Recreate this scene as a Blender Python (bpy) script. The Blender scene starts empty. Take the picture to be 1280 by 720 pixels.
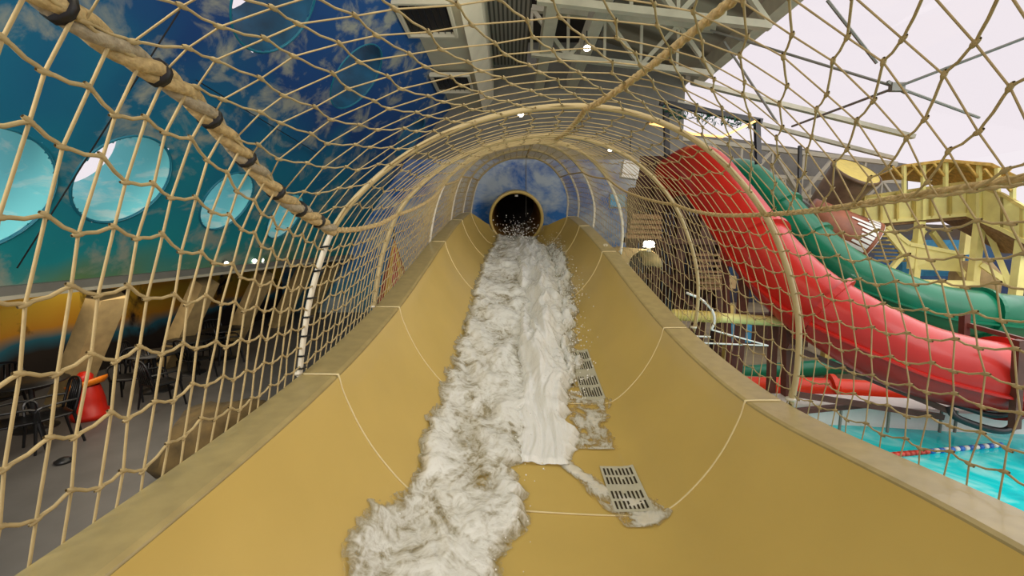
import bpy, math, random
from mathutils import Vector, Matrix, noise
random.seed(7)
C = bpy.context.scene.collection
PI = math.pi
F = 540.0                      # focal length in pixels of the 1280 wide frame
PITCH = math.atan(60/F)
CZ = 2.9                       # height of the camera over the hall floor

# ---------------------------------------------------------------- camera
cd = bpy.data.cameras.new('camera'); cam = bpy.data.objects.new('camera', cd); C.objects.link(cam)
cd.sensor_width = 36; cd.lens = 36*F/1280; cd.clip_start = .05; cd.clip_end = 300
cam.location = (0, 0, CZ); cam.rotation_euler = (PI/2-PITCH, 0, 0)
bpy.context.scene.camera = cam

def P(px, py, Y):
    """the point at distance Y along the hall that the photo shows at px, py"""
    a, b = (px-640)/F, (360-py)/F
    dy = math.cos(PITCH)+b*math.sin(PITCH); dz = -math.sin(PITCH)+b*math.cos(PITCH)
    return Vector((a/dy*Y, Y, CZ+dz/dy*Y))

# ---------------------------------------------------------------- materials
def new_mat(name):
    m = bpy.data.materials.new(name); m.use_nodes = True
    nt = m.node_tree
    return m, nt, nt.nodes['Principled BSDF']
def lin(c):
    return tuple(((x/255)/12.92 if x/255 <= .04045 else ((x/255+.055)/1.055)**2.4) for x in c)
def mat(name, rgb, rough=.5, metal=0, var=.25, scale=6, bump=0, spec=.5, emit=None, es=0, coat=0):
    m, nt, b = new_mat(name)
    c = lin(rgb)
    tc = nt.nodes.new('ShaderNodeTexCoord'); n = nt.nodes.new('ShaderNodeTexNoise')
    n.inputs['Scale'].default_value = scale; n.inputs['Detail'].default_value = 6
    nt.links.new(tc.outputs['Object'], n.inputs['Vector'])
    r = nt.nodes.new('ShaderNodeValToRGB')
    r.color_ramp.elements[0].position = .3; r.color_ramp.elements[1].position = .7
    r.color_ramp.elements[0].color = tuple(x*(1-var) for x in c)+(1,)
    r.color_ramp.elements[1].color = tuple(min(1, x*(1+var*.6)) for x in c)+(1,)
    nt.links.new(n.outputs['Fac'], r.inputs['Fac']); nt.links.new(r.outputs['Color'], b.inputs['Base Color'])
    b.inputs['Roughness'].default_value = rough; b.inputs['Metallic'].default_value = metal
    b.inputs['Specular IOR Level'].default_value = spec; b.inputs['Coat Weight'].default_value = coat
    if emit:
        b.inputs['Emission Color'].default_value = lin(emit)+(1,); b.inputs['Emission Strength'].default_value = es
    if bump:
        bp = nt.nodes.new('ShaderNodeBump'); bp.inputs['Strength'].default_value = bump; bp.inputs['Distance'].default_value = .02
        nt.links.new(n.outputs['Fac'], bp.inputs['Height']); nt.links.new(bp.outputs['Normal'], b.inputs['Normal'])
    return m
M = {}
M['tan'] = mat('tan_fibreglass', (201, 174, 97), .3, var=.07, scale=1.2, coat=.15)
M['flange'] = mat('worn_tan_flange', (168, 150, 98), .38, var=.14, scale=9, coat=.1)
M['seam'] = mat('white_seam_sealant', (226, 210, 160), .5, var=.05)
M['grate'] = mat('grey_plastic_grate', (194, 192, 172), .4, var=.1)
M['slot'] = mat('dark_grate_slot', (52, 44, 26), .7)
M['twine'] = mat('tan_net_twine', (174, 154, 108), .8, var=.18, scale=14)
M['rope'] = mat('hemp_rope', (190, 165, 115), .9, var=.3, scale=40, bump=.6)
M['rope2'] = mat('greyed_hemp_rope', (165, 152, 125), .9, var=.3, scale=40, bump=.6)
M['hoop'] = mat('white_painted_pipe', (214, 206, 184), .4, var=.1)
M['hooptan'] = mat('tan_painted_pipe', (180, 162, 116), .5, var=.12)
M['tie'] = mat('black_cable_tie', (22, 20, 18), .5)
M['floor'] = mat('grey_hall_floor', (104, 100, 96), .5, var=.18, scale=2)
M['deck'] = mat('tan_pool_deck', (150, 135, 105), .6, var=.2, scale=2)
M['cream'] = mat('cream_painted_soffit', (214, 206, 180), .6, var=.08, scale=2)
M['steel'] = mat('cream_painted_steel', (190, 184, 160), .5, var=.12, scale=3)
M['steeld'] = mat('grey_steel', (120, 118, 108), .5, var=.15, scale=3)
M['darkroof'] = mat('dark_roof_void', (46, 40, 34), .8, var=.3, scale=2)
M['vent'] = mat('dark_vent', (40, 34, 28), .6, var=.2)
M['brown'] = mat('brown_wood', (84, 54, 36), .7, var=.35, scale=7, bump=.3)
M['rust'] = mat('rust_red_steel', (104, 58, 44), .5, var=.2)
M['black'] = mat('black_steel', (30, 30, 30), .4, var=.15)
M['plastic'] = mat('black_chair_plastic', (16, 16, 18), .35, var=.1)
M['red'] = mat('red_tube_fibreglass', (194, 38, 28), .34, var=.12, scale=1.5, coat=.12, spec=.3)
M['orange'] = mat('orange_red_tube_fibreglass', (236, 66, 30), .35, var=.12, scale=1.5, coat=.1, spec=.3)
M['green'] = mat('green_tube_fibreglass', (4, 112, 78), .32, var=.15, scale=1.5, coat=.15, spec=.35)
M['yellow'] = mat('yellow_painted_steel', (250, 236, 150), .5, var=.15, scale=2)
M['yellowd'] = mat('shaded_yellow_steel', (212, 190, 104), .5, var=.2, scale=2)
M['thatch'] = mat('golden_timber_canopy', (222, 182, 92), .8, var=.35, scale=8, bump=.3)
M['shingle'] = mat('brown_shingles', (146, 114, 78), .8, var=.35, scale=8, bump=.3)
M['canvas'] = mat('tan_canvas', (190, 164, 112), .8, var=.2, scale=5)
M['copper'] = mat('copper_brown_bucket', (150, 88, 58), .45, var=.3, scale=3)
M['bucket'] = mat('dull_brown_bucket', (112, 88, 66), .5, var=.35, scale=3)
M['white'] = mat('white_gloss', (232, 230, 222), .35, var=.06)
M['lidy'] = mat('yellow_lid', (230, 206, 90), .4, var=.1)
M['canred'] = mat('red_litter_can', (206, 38, 18), .35, var=.1)
M['canorange'] = mat('orange_litter_lid', (238, 130, 26), .35, var=.1)
M['lamp'] = mat('lamp_face', (255, 250, 235), .4, emit=(255, 246, 225), es=9)
M['bulbline'] = mat('orange_light_strip', (255, 190, 120), .4, emit=(255, 176, 96), es=3)
M['rock'] = mat('olive_rockwork', (92, 74, 40), .9, var=.4, scale=5, bump=.6)
M['blue'] = mat('blue_sign', (60, 150, 190), .5, var=.2)
M['tentred'] = mat('red_canvas', (150, 22, 30), .6, var=.2)
M['tentyellow'] = mat('yellow_canvas', (190, 148, 52), .6, var=.2)
M['redband'] = mat('red_lane_float', (214, 70, 50), .4)
M['blueband'] = mat('blue_lane_float', (50, 110, 200), .4)
M['reveald'] = mat('shaded_teal_reveal', (14, 84, 116), .6, var=.5, scale=2)  # shade inside the upper round windows, put into the reveal colour
M['ringm'] = mat('teal_window_trim', (18, 112, 134), .5, var=.1)

def ramp(nt, fac, stops):
    r = nt.nodes.new('ShaderNodeValToRGB'); e = r.color_ramp.elements
    while len(e) < len(stops): e.new(.5)
    for k, (p, c) in enumerate(stops): e[k].position = p; e[k].color = tuple(c)+(1,)
    nt.links.new(fac, r.inputs['Fac']); return r.outputs['Color']
def mural(name, stops, z0, z1, cloud=(150, 150, 138), cpos=(.52, .68), cscale=.9, seed=0., stretch=(1, 1, 1.6), cmax=.8):
    m, nt, b = new_mat(name)
    tc = nt.nodes.new('ShaderNodeTexCoord'); sp = nt.nodes.new('ShaderNodeSeparateXYZ')
    nt.links.new(tc.outputs['Object'], sp.inputs[0])
    mr = nt.nodes.new('ShaderNodeMapRange'); mr.inputs['From Min'].default_value = z0; mr.inputs['From Max'].default_value = z1
    n2 = nt.nodes.new('ShaderNodeTexNoise'); n2.inputs['Scale'].default_value = .6; nt.links.new(tc.outputs['Object'], n2.inputs['Vector'])
    ma = nt.nodes.new('ShaderNodeMath'); ma.operation = 'MULTIPLY_ADD'; ma.inputs[1].default_value = (z1-z0)*.3
    nt.links.new(n2.outputs['Fac'], ma.inputs[0]); nt.links.new(sp.outputs['Z'], ma.inputs[2])
    nt.links.new(ma.outputs[0], mr.inputs['Value'])
    base = ramp(nt, mr.outputs[0], [(p, lin(c)) for p, c in stops])
    mp = nt.nodes.new('ShaderNodeMapping'); mp.inputs['Scale'].default_value = stretch; mp.inputs['Location'].default_value = (seed, seed, seed)
    nt.links.new(tc.outputs['Object'], mp.inputs['Vector'])
    n = nt.nodes.new('ShaderNodeTexNoise'); n.inputs['Scale'].default_value = cscale; n.inputs['Detail'].default_value = 9; n.inputs['Distortion'].default_value = .5
    n.inputs['Roughness'].default_value = .62
    nt.links.new(mp.outputs[0], n.inputs['Vector'])
    cf = ramp(nt, n.outputs['Fac'], [(cpos[0], (0, 0, 0)), (cpos[1], (cmax,)*3)])
    mx = nt.nodes.new('ShaderNodeMix'); mx.data_type = 'RGBA'
    nt.links.new(cf, mx.inputs['Factor']); nt.links.new(base, mx.inputs['A']); mx.inputs['B'].default_value = lin(cloud)+(1,)
    nt.links.new(mx.outputs['Result'], b.inputs['Base Color']); b.inputs['Roughness'].default_value = .7
    return m
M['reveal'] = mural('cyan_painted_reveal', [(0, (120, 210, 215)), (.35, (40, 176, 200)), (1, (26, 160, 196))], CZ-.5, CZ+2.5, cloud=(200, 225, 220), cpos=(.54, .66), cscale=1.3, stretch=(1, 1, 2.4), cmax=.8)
M['mural'] = mural('painted_sky_vault', [(.0, (120, 116, 40)), (.12, (110, 140, 80)), (.24, (20, 150, 156)), (.48, (8, 116, 146)), (.68, (8, 64, 126)), (1, (12, 78, 140))], CZ-.8, CZ+6.2, cloud=(166, 168, 148), cpos=(.51, .64), cscale=1.25, stretch=(1, .85, 1.3), cmax=.8)
M['muralback'] = mural('painted_sky_end_wall', [(.0, (110, 100, 60)), (.25, (80, 150, 180)), (.5, (40, 120, 190)), (1, (30, 90, 170))], 0, CZ+4, cloud=(190, 200, 200), cscale=.5, cpos=(.47, .62), seed=3.3)
M['murallow'] = mural('painted_canyon_wall', [(.0, (34, 26, 20)), (.30, (44, 34, 24)), (.38, (36, 110, 130)), (.46, (216, 150, 34)), (.64, (232, 190, 56)), (.8, (222, 136, 54)), (.9, (50, 130, 140)), (1, (150, 130, 50))], .2, 3.2, cloud=(34, 18, 12), cpos=(.53, .58), cscale=.55, seed=1.7, stretch=(1, .7, .55), cmax=1)
M['bgright'] = mural('far_wall_paint', [(.0, (70, 50, 36)), (.28, (40, 70, 104)), (.45, (46, 104, 150)), (.6, (90, 84, 70)), (1, (118, 112, 98))], -1, 9, cloud=(92, 74, 52), cpos=(.48, .6), cscale=.6, seed=6.1, stretch=(1, 1, .7))

# corrugated deck
def corrugated():
    m, nt, b = new_mat('corrugated_metal_deck')
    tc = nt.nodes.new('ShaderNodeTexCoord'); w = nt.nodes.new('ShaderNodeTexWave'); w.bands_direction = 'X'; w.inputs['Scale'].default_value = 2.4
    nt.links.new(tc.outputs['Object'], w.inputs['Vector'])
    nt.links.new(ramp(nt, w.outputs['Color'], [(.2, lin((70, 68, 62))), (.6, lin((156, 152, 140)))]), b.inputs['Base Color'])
    b.inputs['Roughness'].default_value = .5
    return m
M['corr'] = corrugated()
# roof panel strips
def roofpanel():
    m, nt, b = new_mat('cream_roof_panel')
    tc = nt.nodes.new('ShaderNodeTexCoord'); w = nt.nodes.new('ShaderNodeTexWave'); w.bands_direction = 'Y'; w.inputs['Scale'].default_value = .22
    w.inputs['Distortion'].default_value = .4
    nt.links.new(tc.outputs['Object'], w.inputs['Vector'])
    nt.links.new(ramp(nt, w.outputs['Color'], [(.1, lin((120, 112, 94))), (.5, lin((176, 170, 150)))]), b.inputs['Base Color'])
    b.inputs['Roughness'].default_value = .6
    return m
M['roofpanel'] = roofpanel()

def glass_mat():
    m, nt, b = new_mat('thin_clear_glazing')
    out = nt.nodes['Material Output']
    t = nt.nodes.new('ShaderNodeBsdfTransparent'); t.inputs[0].default_value = (.99, .98, .985, 1)
    g = nt.nodes.new('ShaderNodeBsdfGlossy'); g.inputs['Roughness'].default_value = .05
    mx = nt.nodes.new('ShaderNodeMixShader'); mx.inputs[0].default_value = .03
    nt.links.new(t.outputs[0], mx.inputs[1]); nt.links.new(g.outputs[0], mx.inputs[2]); nt.links.new(mx.outputs[0], out.inputs[0])
    return m
M['glass'] = glass_mat()

def pool_mat():
    m, nt, b = new_mat('turquoise_pool_water')
    tc = nt.nodes.new('ShaderNodeTexCoord'); n = nt.nodes.new('ShaderNodeTexNoise'); n.inputs['Scale'].default_value = 1.1; n.inputs['Detail'].default_value = 4
    n.inputs['Distortion'].default_value = 1.2
    nt.links.new(tc.outputs['Object'], n.inputs['Vector'])
    nt.links.new(ramp(nt, n.outputs['Fac'], [(.3, lin((0, 186, 196))), (.55, lin((30, 224, 226))), (.72, lin((150, 244, 240)))]), b.inputs['Base Color'])
    b.inputs['Roughness'].default_value = .08
    bp = nt.nodes.new('ShaderNodeBump'); bp.inputs['Strength'].default_value = .35; bp.inputs['Distance'].default_value = .05
    nt.links.new(n.outputs['Fac'], bp.inputs['Height']); nt.links.new(bp.outputs['Normal'], b.inputs['Normal'])
    return m
M['pool'] = pool_mat()

def foam_mat(name, stretch, white=(232, 234, 228), grey=(172, 166, 138), bs=.3, amt=.9, sc=(2.6, 7.5), off=.58):
    m, nt, b = new_mat(name)
    at = nt.nodes.new('ShaderNodeAttribute'); at.attribute_name = 'foam'
    tc = nt.nodes.new('ShaderNodeTexCoord'); mp = nt.nodes.new('ShaderNodeMapping'); mp.inputs['Scale'].default_value = stretch
    nt.links.new(tc.outputs['Object'], mp.inputs['Vector'])
    def math_(op, x, y):
        q = nt.nodes.new('ShaderNodeMath'); q.operation = op
        for k, v in enumerate((x, y)):
            if isinstance(v, (int, float)): q.inputs[k].default_value = v
            else: nt.links.new(v, q.inputs[k])
        return q.outputs[0]
    f = math_('SUBTRACT', math_('MULTIPLY', at.outputs['Fac'], amt), off); hs = None
    for scale, wgt, dist in ((sc[0], .50, 1.4), (sc[1], .34, 1.0)):
        n = nt.nodes.new('ShaderNodeTexNoise'); n.inputs['Scale'].default_value = scale; n.inputs['Detail'].default_value = 8
        n.inputs['Roughness'].default_value = .6; n.inputs['Distortion'].default_value = dist
        nt.links.new(mp.outputs[0], n.inputs['Vector'])
        rd = ramp(nt, n.outputs['Fac'], [(.34, (0, 0, 0)), (.5, (1, 1, 1)), (.68, (.1, .1, .1))])   # thin foam veins
        f = math_('ADD', f, math_('MULTIPLY', rd, wgt)); hs = rd
    col = ramp(nt, f, [(.1, lin(grey)), (.38, lin((192, 188, 168))), (.58, lin((214, 214, 204))), (.9, lin(white))])
    nt.links.new(col, b.inputs['Base Color'])
    nt.links.new(ramp(nt, f, [(-.0, (0, 0, 0)), (.10, (.40,)*3), (.4, (.82,)*3), (.75, (.97,)*3)]), b.inputs['Alpha'])
    b.inputs['Roughness'].default_value = .18
    bp = nt.nodes.new('ShaderNodeBump'); bp.inputs['Strength'].default_value = bs; bp.inputs['Distance'].default_value = .04
    nt.links.new(f, bp.inputs['Height']); nt.links.new(bp.outputs['Normal'], b.inputs['Normal'])
    return m
M['foam'] = foam_mat('churning_white_water', (1.1, .9, 1.1))
M['jet'] = foam_mat('fast_white_jet', (1.8, .3, 1), white=(238, 240, 236), grey=(190, 184, 160), amt=1.25, off=.56)
M['thin'] = foam_mat('thin_runoff', (1.5, .9, 1), white=(224, 220, 204), grey=(176, 150, 92), bs=.1, off=.5)
M['drop'] = mat('white_droplets', (240, 240, 236), .15, var=.02)

# ---------------------------------------------------------------- mesh helpers
class MB:
    def __init__(s): s.v = []; s.f = []
    def add(s, vs, fs):
        o = len(s.v); s.v += [tuple(p) for p in vs]; s.f += [tuple(i+o for i in f) for f in fs]; return s
    def box(s, c, d, R=None):
        vs = []
        for x in (-.5, .5):
            for y in (-.5, .5):
                for z in (-.5, .5):
                    p = Vector((x*d[0], y*d[1], z*d[2]))
                    if R: p = R @ p
                    vs.append(Vector(c)+p)
        return s.add(vs, [(0,1,3,2),(4,6,7,5),(0,4,5,1),(2,3,7,6),(0,2,6,4),(1,5,7,3)])
    def bar(s, a, b, w, h=None):
        """square bar from a to b"""
        a, b = Vector(a), Vector(b); d = (b-a); L = d.length; d.normalize()
        up = Vector((0,0,1)) if abs(d.z) < .95 else Vector((0,1,0))
        x = d.cross(up).normalized(); z = x.cross(d)
        h = h or w; vs = []
        for p in (a, b):
            for sx, sz in ((-1,-1),(1,-1),(1,1),(-1,1)): vs.append(p+x*sx*w/2+z*sz*h/2)
        return s.add(vs, [(3,2,1,0),(4,5,6,7)]+[(i,(i+1)%4,(i+1)%4+4,i+4) for i in range(4)])
    def tube(s, pts, r, n=8, cap=True, closed=False):
        pts = [Vector(p) for p in pts]; m = len(pts); o = len(s.v); fr = None
        for i, p in enumerate(pts):
            if closed: t = (pts[(i+1) % m]-pts[i-1])
            else: t = pts[min(i+1, m-1)]-pts[max(i-1, 0)]
            if t.length < 1e-9: t = Vector((0,1,0))
            t.normalize()
            if fr is None:
                u = Vector((0,0,1)) if abs(t.z) < .9 else Vector((1,0,0))
                fr = t.cross(u).normalized()
            else:
                fr = fr-t*fr.dot(t)
                if fr.length < 1e-6: fr = t.orthogonal()
                fr.normalize()
            bn = t.cross(fr); rr = r[i] if isinstance(r, (list, tuple)) else r
            for k in range(n):
                a = 2*PI*k/n
                s.v.append(tuple(p+fr*math.cos(a)*rr+bn*math.sin(a)*rr))
        for i in range(m if closed else m-1):
            j = (i+1) % m
            for k in range(n): s.f.append((o+i*n+k, o+i*n+(k+1)%n, o+j*n+(k+1)%n, o+j*n+k))
        if cap and not closed:
            s.f.append(tuple(o+k for k in range(n))[::-1]); s.f.append(tuple(o+(m-1)*n+k for k in range(n)))
        return s
    def grid(s, rows):
        nu = len(rows[0]); vs = [p for r in rows for p in r]
        return s.add(vs, [(i*nu+j, i*nu+j+1, (i+1)*nu+j+1, (i+1)*nu+j) for i in range(len(rows)-1) for j in range(nu-1)])
    def lathe(s, prof, n=20, loc=(0,0,0), R=None):
        rows = []
        for r, z in prof:
            row = []
            for k in range(n+1):
                a = 2*PI*k/n; p = Vector((r*math.cos(a), r*math.sin(a), z))
                if R: p = R @ p
                row.append(Vector(loc)+p)
            rows.append(row)
        return s.grid(rows)
    def prism(s, poly, off):
        """polygon (3d points) pushed along off"""
        n = len(poly); off = Vector(off); a = [Vector(p) for p in poly]
        return s.add(a+[p+off for p in a], [tuple(range(n))[::-1], tuple(range(n, 2*n))]+[(i,(i+1)%n,(i+1)%n+n,i+n) for i in range(n)])
    def build(s, name, m, parent=None, smooth=False, solid=0):
        me = bpy.data.meshes.new(name); org = Vector((0,0,0))
        if parent is not None:
            org = parent_loc(parent)
        me.from_pydata([tuple(Vector(p)-org) for p in s.v], [], s.f); me.update()
        me.materials.append(m)
        if smooth:
            for p in me.polygons: p.use_smooth = True
        o = bpy.data.objects.new(name, me); C.objects.link(o)
        if parent is not None: o.parent = parent
        if solid:
            md = o.modifiers.new('thickness', 'SOLIDIFY'); md.thickness = solid; md.offset = 0
        return o
def parent_loc(o):
    l = Vector(o.location)
    while o.parent is not None: o = o.parent; l += Vector(o.location)
    return l
def tag(o, label=None, cat=None, group=None, kind=None):
    if label: o['label'] = label
    if cat: o['category'] = cat
    if group: o['group'] = group
    if kind: o['kind'] = kind
    return o
def thing(name, label, cat, loc=(0,0,0), group=None):
    o = bpy.data.objects.new(name, None); C.objects.link(o); o.location = loc; o.empty_display_size = .1
    return tag(o, label, cat, group)
def struct(o): o['kind'] = 'structure'; return o
def copy_tree(o, parent=None):
    c = o.copy(); C.objects.link(c); c.parent = parent
    for ch in list(o.children): copy_tree(ch, c)
    return c
def lerp(a, b, t): return a+(b-a)*t
def table(tb, x):
    if x <= tb[0][0]: return tb[0][1]
    for i in range(len(tb)-1):
        if x <= tb[i+1][0]:
            # monotone-ish catmull rom
            x0, y0 = tb[i]; x1, y1 = tb[i+1]
            m0 = (tb[i+1][1]-tb[i-1][1])/(tb[i+1][0]-tb[i-1][0]) if i > 0 else (y1-y0)/(x1-x0)
            m1 = (tb[i+2][1]-tb[i][1])/(tb[i+2][0]-tb[i][0]) if i+2 < len(tb) else (y1-y0)/(x1-x0)
            h = x1-x0; t = (x-x0)/h
            return (2*t**3-3*t*t+1)*y0+(t**3-2*t*t+t)*h*m0+(-2*t**3+3*t*t)*y1+(t**3-t*t)*h*m1
    return tb[-1][1]
def spline(pts, n):
    """catmull rom through points, n samples per span"""
    pts = [Vector(p) for p in pts]; out = []
    for i in range(len(pts)-1):
        p0 = pts[i-1] if i else pts[0]*2-pts[1]; p1, p2 = pts[i], pts[i+1]
        p3 = pts[i+2] if i+2 < len(pts) else p2*2-p1
        for k in range(n):
            t = k/n
            out.append(.5*((2*p1)+(p2-p0)*t+(2*p0-5*p1+4*p2-p3)*t*t+(3*p1-p0-3*p2+p3)*t**3))
    out.append(pts[-1]); return out

# ---------------------------------------------------------------- the slide trough
CX = .225
RIM = [(-1.5, -.95), (0, -1.02), (1.4, -1.06), (3.1, -1.1), (4.8, -.9), (6.5, -.55), (8.3, -.14), (11.2, .42), (14.2, .86), (16.5, 1.12)]
TILT = [(-1.5, 0), (1.4, -.0), (3.1, .1), (4.8, .12), (9, .09), (14.2, .05), (16.5, 0)]
def rim(Y): return CZ+table(RIM, Y)
HALF = [(0, 0, -.97), (.3, 0, -.968), (.6, 0, -.96), (.8, 0, -.945), (.94, 0, -.9), (1.06, 0, -.80), (1.18, 0, -.66), (1.28, 0, -.52), (1.37, 0, -.36), (1.44, 0, -.2), (1.48, 0, -.09), (1.5, 0, 0)]
def cross(Y, side):
    """inner profile from the middle of the floor to the rim"""
    tl = table(TILT, Y); out = []
    k = max(0, min(1, (Y-13.4)/1.9)); k = k*k*(3-2*k)
    for x, _, z in HALF:
        xx = x*(1-.36*k); zz = z if z < -.9 else -.9+(z+.9)*(1-.52*k)
        out.append(Vector((CX+side*xx-.08*k, Y, rim(Y)+zz-side*tl*(x/1.5))))
    return out
slide = thing('water_slide', 'wide tan fibreglass slide trough rushing with white water under the net', 'water slide', (CX, 3.1, 0))
BREAKS = [-1.2, 3.1, 4.85, 8.3, 11.2, 13.6, 15.45]
for a, b in zip(BREAKS, BREAKS[1:]):
    n = max(4, int((b-a)*6)); rows = []
    for i in range(n+1):
        Y = lerp(a, b, i/n)
        L = cross(Y, -1); R_ = cross(Y, 1)
        rows.append(L[::-1]+R_[1:])
    mb = MB().grid(rows)
    # outer skin down to the support so the trough has thickness
    sec = mb.build('trough_section', M['tan'], slide, True)
    for side in (-1, 1):
        fl = MB(); rows = []
        for i in range(n+1):
            Y = lerp(a, b, i/n); e = cross(Y, side)[-1]
            k = max(0, min(1, (Y-13.4)/1.9)); w = .28*(1-.45*k); s_ = side
            rows.append([e+Vector((0, 0, -.02)), e+Vector((s_*.015, 0, .004)), e+Vector((s_*.04, 0, .012)), e+Vector((s_*w, 0, .016)), e+Vector((s_*(w+.02), 0, 0)), e+Vector((s_*(w+.02), 0, -.10)), e+Vector((s_*(w-.02), 0, -.6)), e+Vector((s_*(w-.1), 0, -1.05))])
        if side < 0: rows = [r[::-1] for r in rows]
        fl.grid(rows).build('rim_flange', M['flange'], sec, False)
    if b < 15 and b > 0:
        pts = cross(b, -1)[::-1]+cross(b, 1)[1:]
        pts = [Vector((p.x, b-.012, p.z+.006)) for p in pts]
        e0, e1 = pts[0], pts[-1]
        pts = [e0+Vector((-.26, 0, .014)), e0+Vector((-.03, 0, .012))]+pts+[e1+Vector((.03, 0, .012)), e1+Vector((.26, 0, .014))]
        MB().tube(spline(pts, 3), .0075, 5).build('joint_seam', M['seam'], sec, True)

for y in (.6, 3.0, 5.4, 8.2, 10.8, 13.2, 15.2):
    for sd in (-1, 1):
        p = cross(y, sd)[4]; top = p.z-.06
        MB().bar((p.x, y, 0 if p.x < 2.6 else -.87), (p.x, y, top), .16).build('support_leg', M['rust'], slide)
def floor_pt(x, Y, dz=0):
    """a point over the trough surface at sideways offset x from its middle"""
    side = 1 if x >= 0 else -1; pr = cross(Y, side); ax = abs(x)
    for p, q in zip(pr, pr[1:]):
        a, b = abs(p.x-pr[0].x), abs(q.x-pr[0].x)
        if ax <= b: 
            t = (ax-a)/max(1e-6, b-a); return Vector((p.x+(q.x-p.x)*t, Y, p.z+(q.z-p.z)*t+dz))
    return pr[-1]+Vector((0, 0, dz))
def grate(x0, x1, y0, y1):
    mb = MB(); sl = MB(); n = 10
    rows = [[floor_pt(lerp(x0, x1, j/6), lerp(y0, y1, i/n), .016) for j in range(7)] for i in range(n+1)]
    mb.grid(rows)
    nf = len(mb.f)
    for half in (0, 1):
        for r in range(2):
            for c in range(8):
                u0 = .07+c*.112; u1 = u0+.055; v0 = half*.52+.05+r*.21; v1 = v0+.16
                if (c+r) % 5 == 4: v1 -= .05
                q = [floor_pt(lerp(x0, x1, u), lerp(y0, y1, v), .0195) for u, v in ((u0, v0), (u1, v0), (u1, v1), (u0, v1))]
                sl.add(q, [(0, 1, 2, 3)])
    mb.add(sl.v, sl.f); g = mb.build('drain_grate', M['grate'], slide); g.data.materials.append(M['slot'])
    for k, p in enumerate(g.data.polygons): p.material_index = 0 if k < nf else 1
grate(.57, .87, 3.12, 3.72)
grate(.61, .88, 4.92, 6.2)
# nozzle ledge at the foot of the jet
mb = MB()
mb.prism([floor_pt(-.2, 3.72, 0), floor_pt(.34, 3.72, 0), floor_pt(.34, 3.72, .010), floor_pt(-.2, 3.72, .010)], (0, .3, .0))
mb.build('jet_nozzle', M['tan'], slide)

# tunnel
def ring_pts(c, r, ax, n=40, sx=1):
    u = Vector((1, 0, 0)); v = ax.cross(u).normalized()
    return [c+u*math.cos(2*PI*k/n)*r*sx+v*math.sin(2*PI*k/n)*r for k in range(n)]
tun_c = P(645.5, 273, 15.5); ax = Vector((0, 1, .16)).normalized()
tn = thing('slide_tunnel', 'round dark tan tube mouth that the water pours from at the top of the slide', 'slide tunnel', tun_c)
rows = []
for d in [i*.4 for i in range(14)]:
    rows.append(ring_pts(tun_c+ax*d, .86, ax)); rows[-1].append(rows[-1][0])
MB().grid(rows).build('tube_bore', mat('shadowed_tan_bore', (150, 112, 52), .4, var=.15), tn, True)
rows = []
for d, r in ((.02, .86), (-.04, .88), (-.05, .93), (-.03, .97), (.1, .98), (.1, .94), (3.5, .94)):
    rows.append(ring_pts(tun_c+ax*d, r, ax)); rows[-1].append(rows[-1][0])
MB().grid(rows).build('mouth_rim', M['tan'], tn, True)
bulb = ring_pts(tun_c+Vector((0, .12, .82)), .05, ax, 12)
MB().tube([tun_c+Vector((0, .1, .83)), tun_c+Vector((0, .1, .77))], .06, 10).build('mouth_lamp', M['white'], tn)
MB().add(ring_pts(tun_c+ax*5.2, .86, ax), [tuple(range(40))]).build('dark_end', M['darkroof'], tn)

# ---------------------------------------------------------------- water
def fbm(p, o=5): return noise.fractal(p, 1.0, 2.0, o, noise_basis='PERLIN_ORIGINAL')
def water(name, m, y0, y1, ny, nx, left, right, hgt, rough, label, cat, freq=(2.2, 1.3), fade=.12, dens=1.0, seed=0, endfade=(.3, .3)):
    vs = []; foam = []
    for i in range(ny+1):
        Y = y0*(y1/y0)**(i/ny) if y0 > 0 else lerp(y0, y1, i/ny)
        l = left(Y); r = right(Y)
        l += .05*fbm(Vector((seed+3.1, Y*2.3, 0)), 4)+.03*fbm(Vector((seed, Y*8, 0)), 3)
        r += .12*fbm(Vector((seed+9.7, Y*2.3, 0)), 4)+.07*fbm(Vector((seed+5, Y*7, 0)), 4)
        for j in range(nx+1):
            u = j/nx; x = lerp(l, r, u)
            e = min(u, 1-u)/fade; e = max(0, min(1, e)); e = e*e*(3-2*e)
            ee = min(1, max(0, (Y-y0)/endfade[0]))*min(1, max(0, (y1-Y)/endfade[1]))
            wx = x+.12*noise.noise(Vector((x*2, Y*1.6, seed+7))); n1 = fbm(Vector((wx*freq[0], Y*freq[1], seed)), 5); n2 = 1-min(1, 2.2*abs(noise.noise(Vector((wx*freq[0]*1.6, Y*freq[1]*1.7, seed+4)))))
            h = hgt(u, Y)*e*(.35+.65*ee)
            z = .012+h*(.8+.5*n1)+rough*e*(n1*.9+.5*n2-.1)
            vs.append(floor_pt(x, Y, max(.008, z)))
            foam.append(max(0, min(1, dens*(.12+.80*e)*(.25+.75*ee)+e*(.45*n1+.2*n2))))
    mb = MB(); nu = nx+1
    mb.add(vs, [(i*nu+j, i*nu+j+1, (i+1)*nu+j+1, (i+1)*nu+j) for i in range(ny) for j in range(nx)])
    o = mb.build(name, m, None, True)
    at = o.data.attributes.new('foam', 'FLOAT', 'POINT'); at.data.foreach_set('value', foam)
    return tag(o, label, cat, None, 'stuff')
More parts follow.
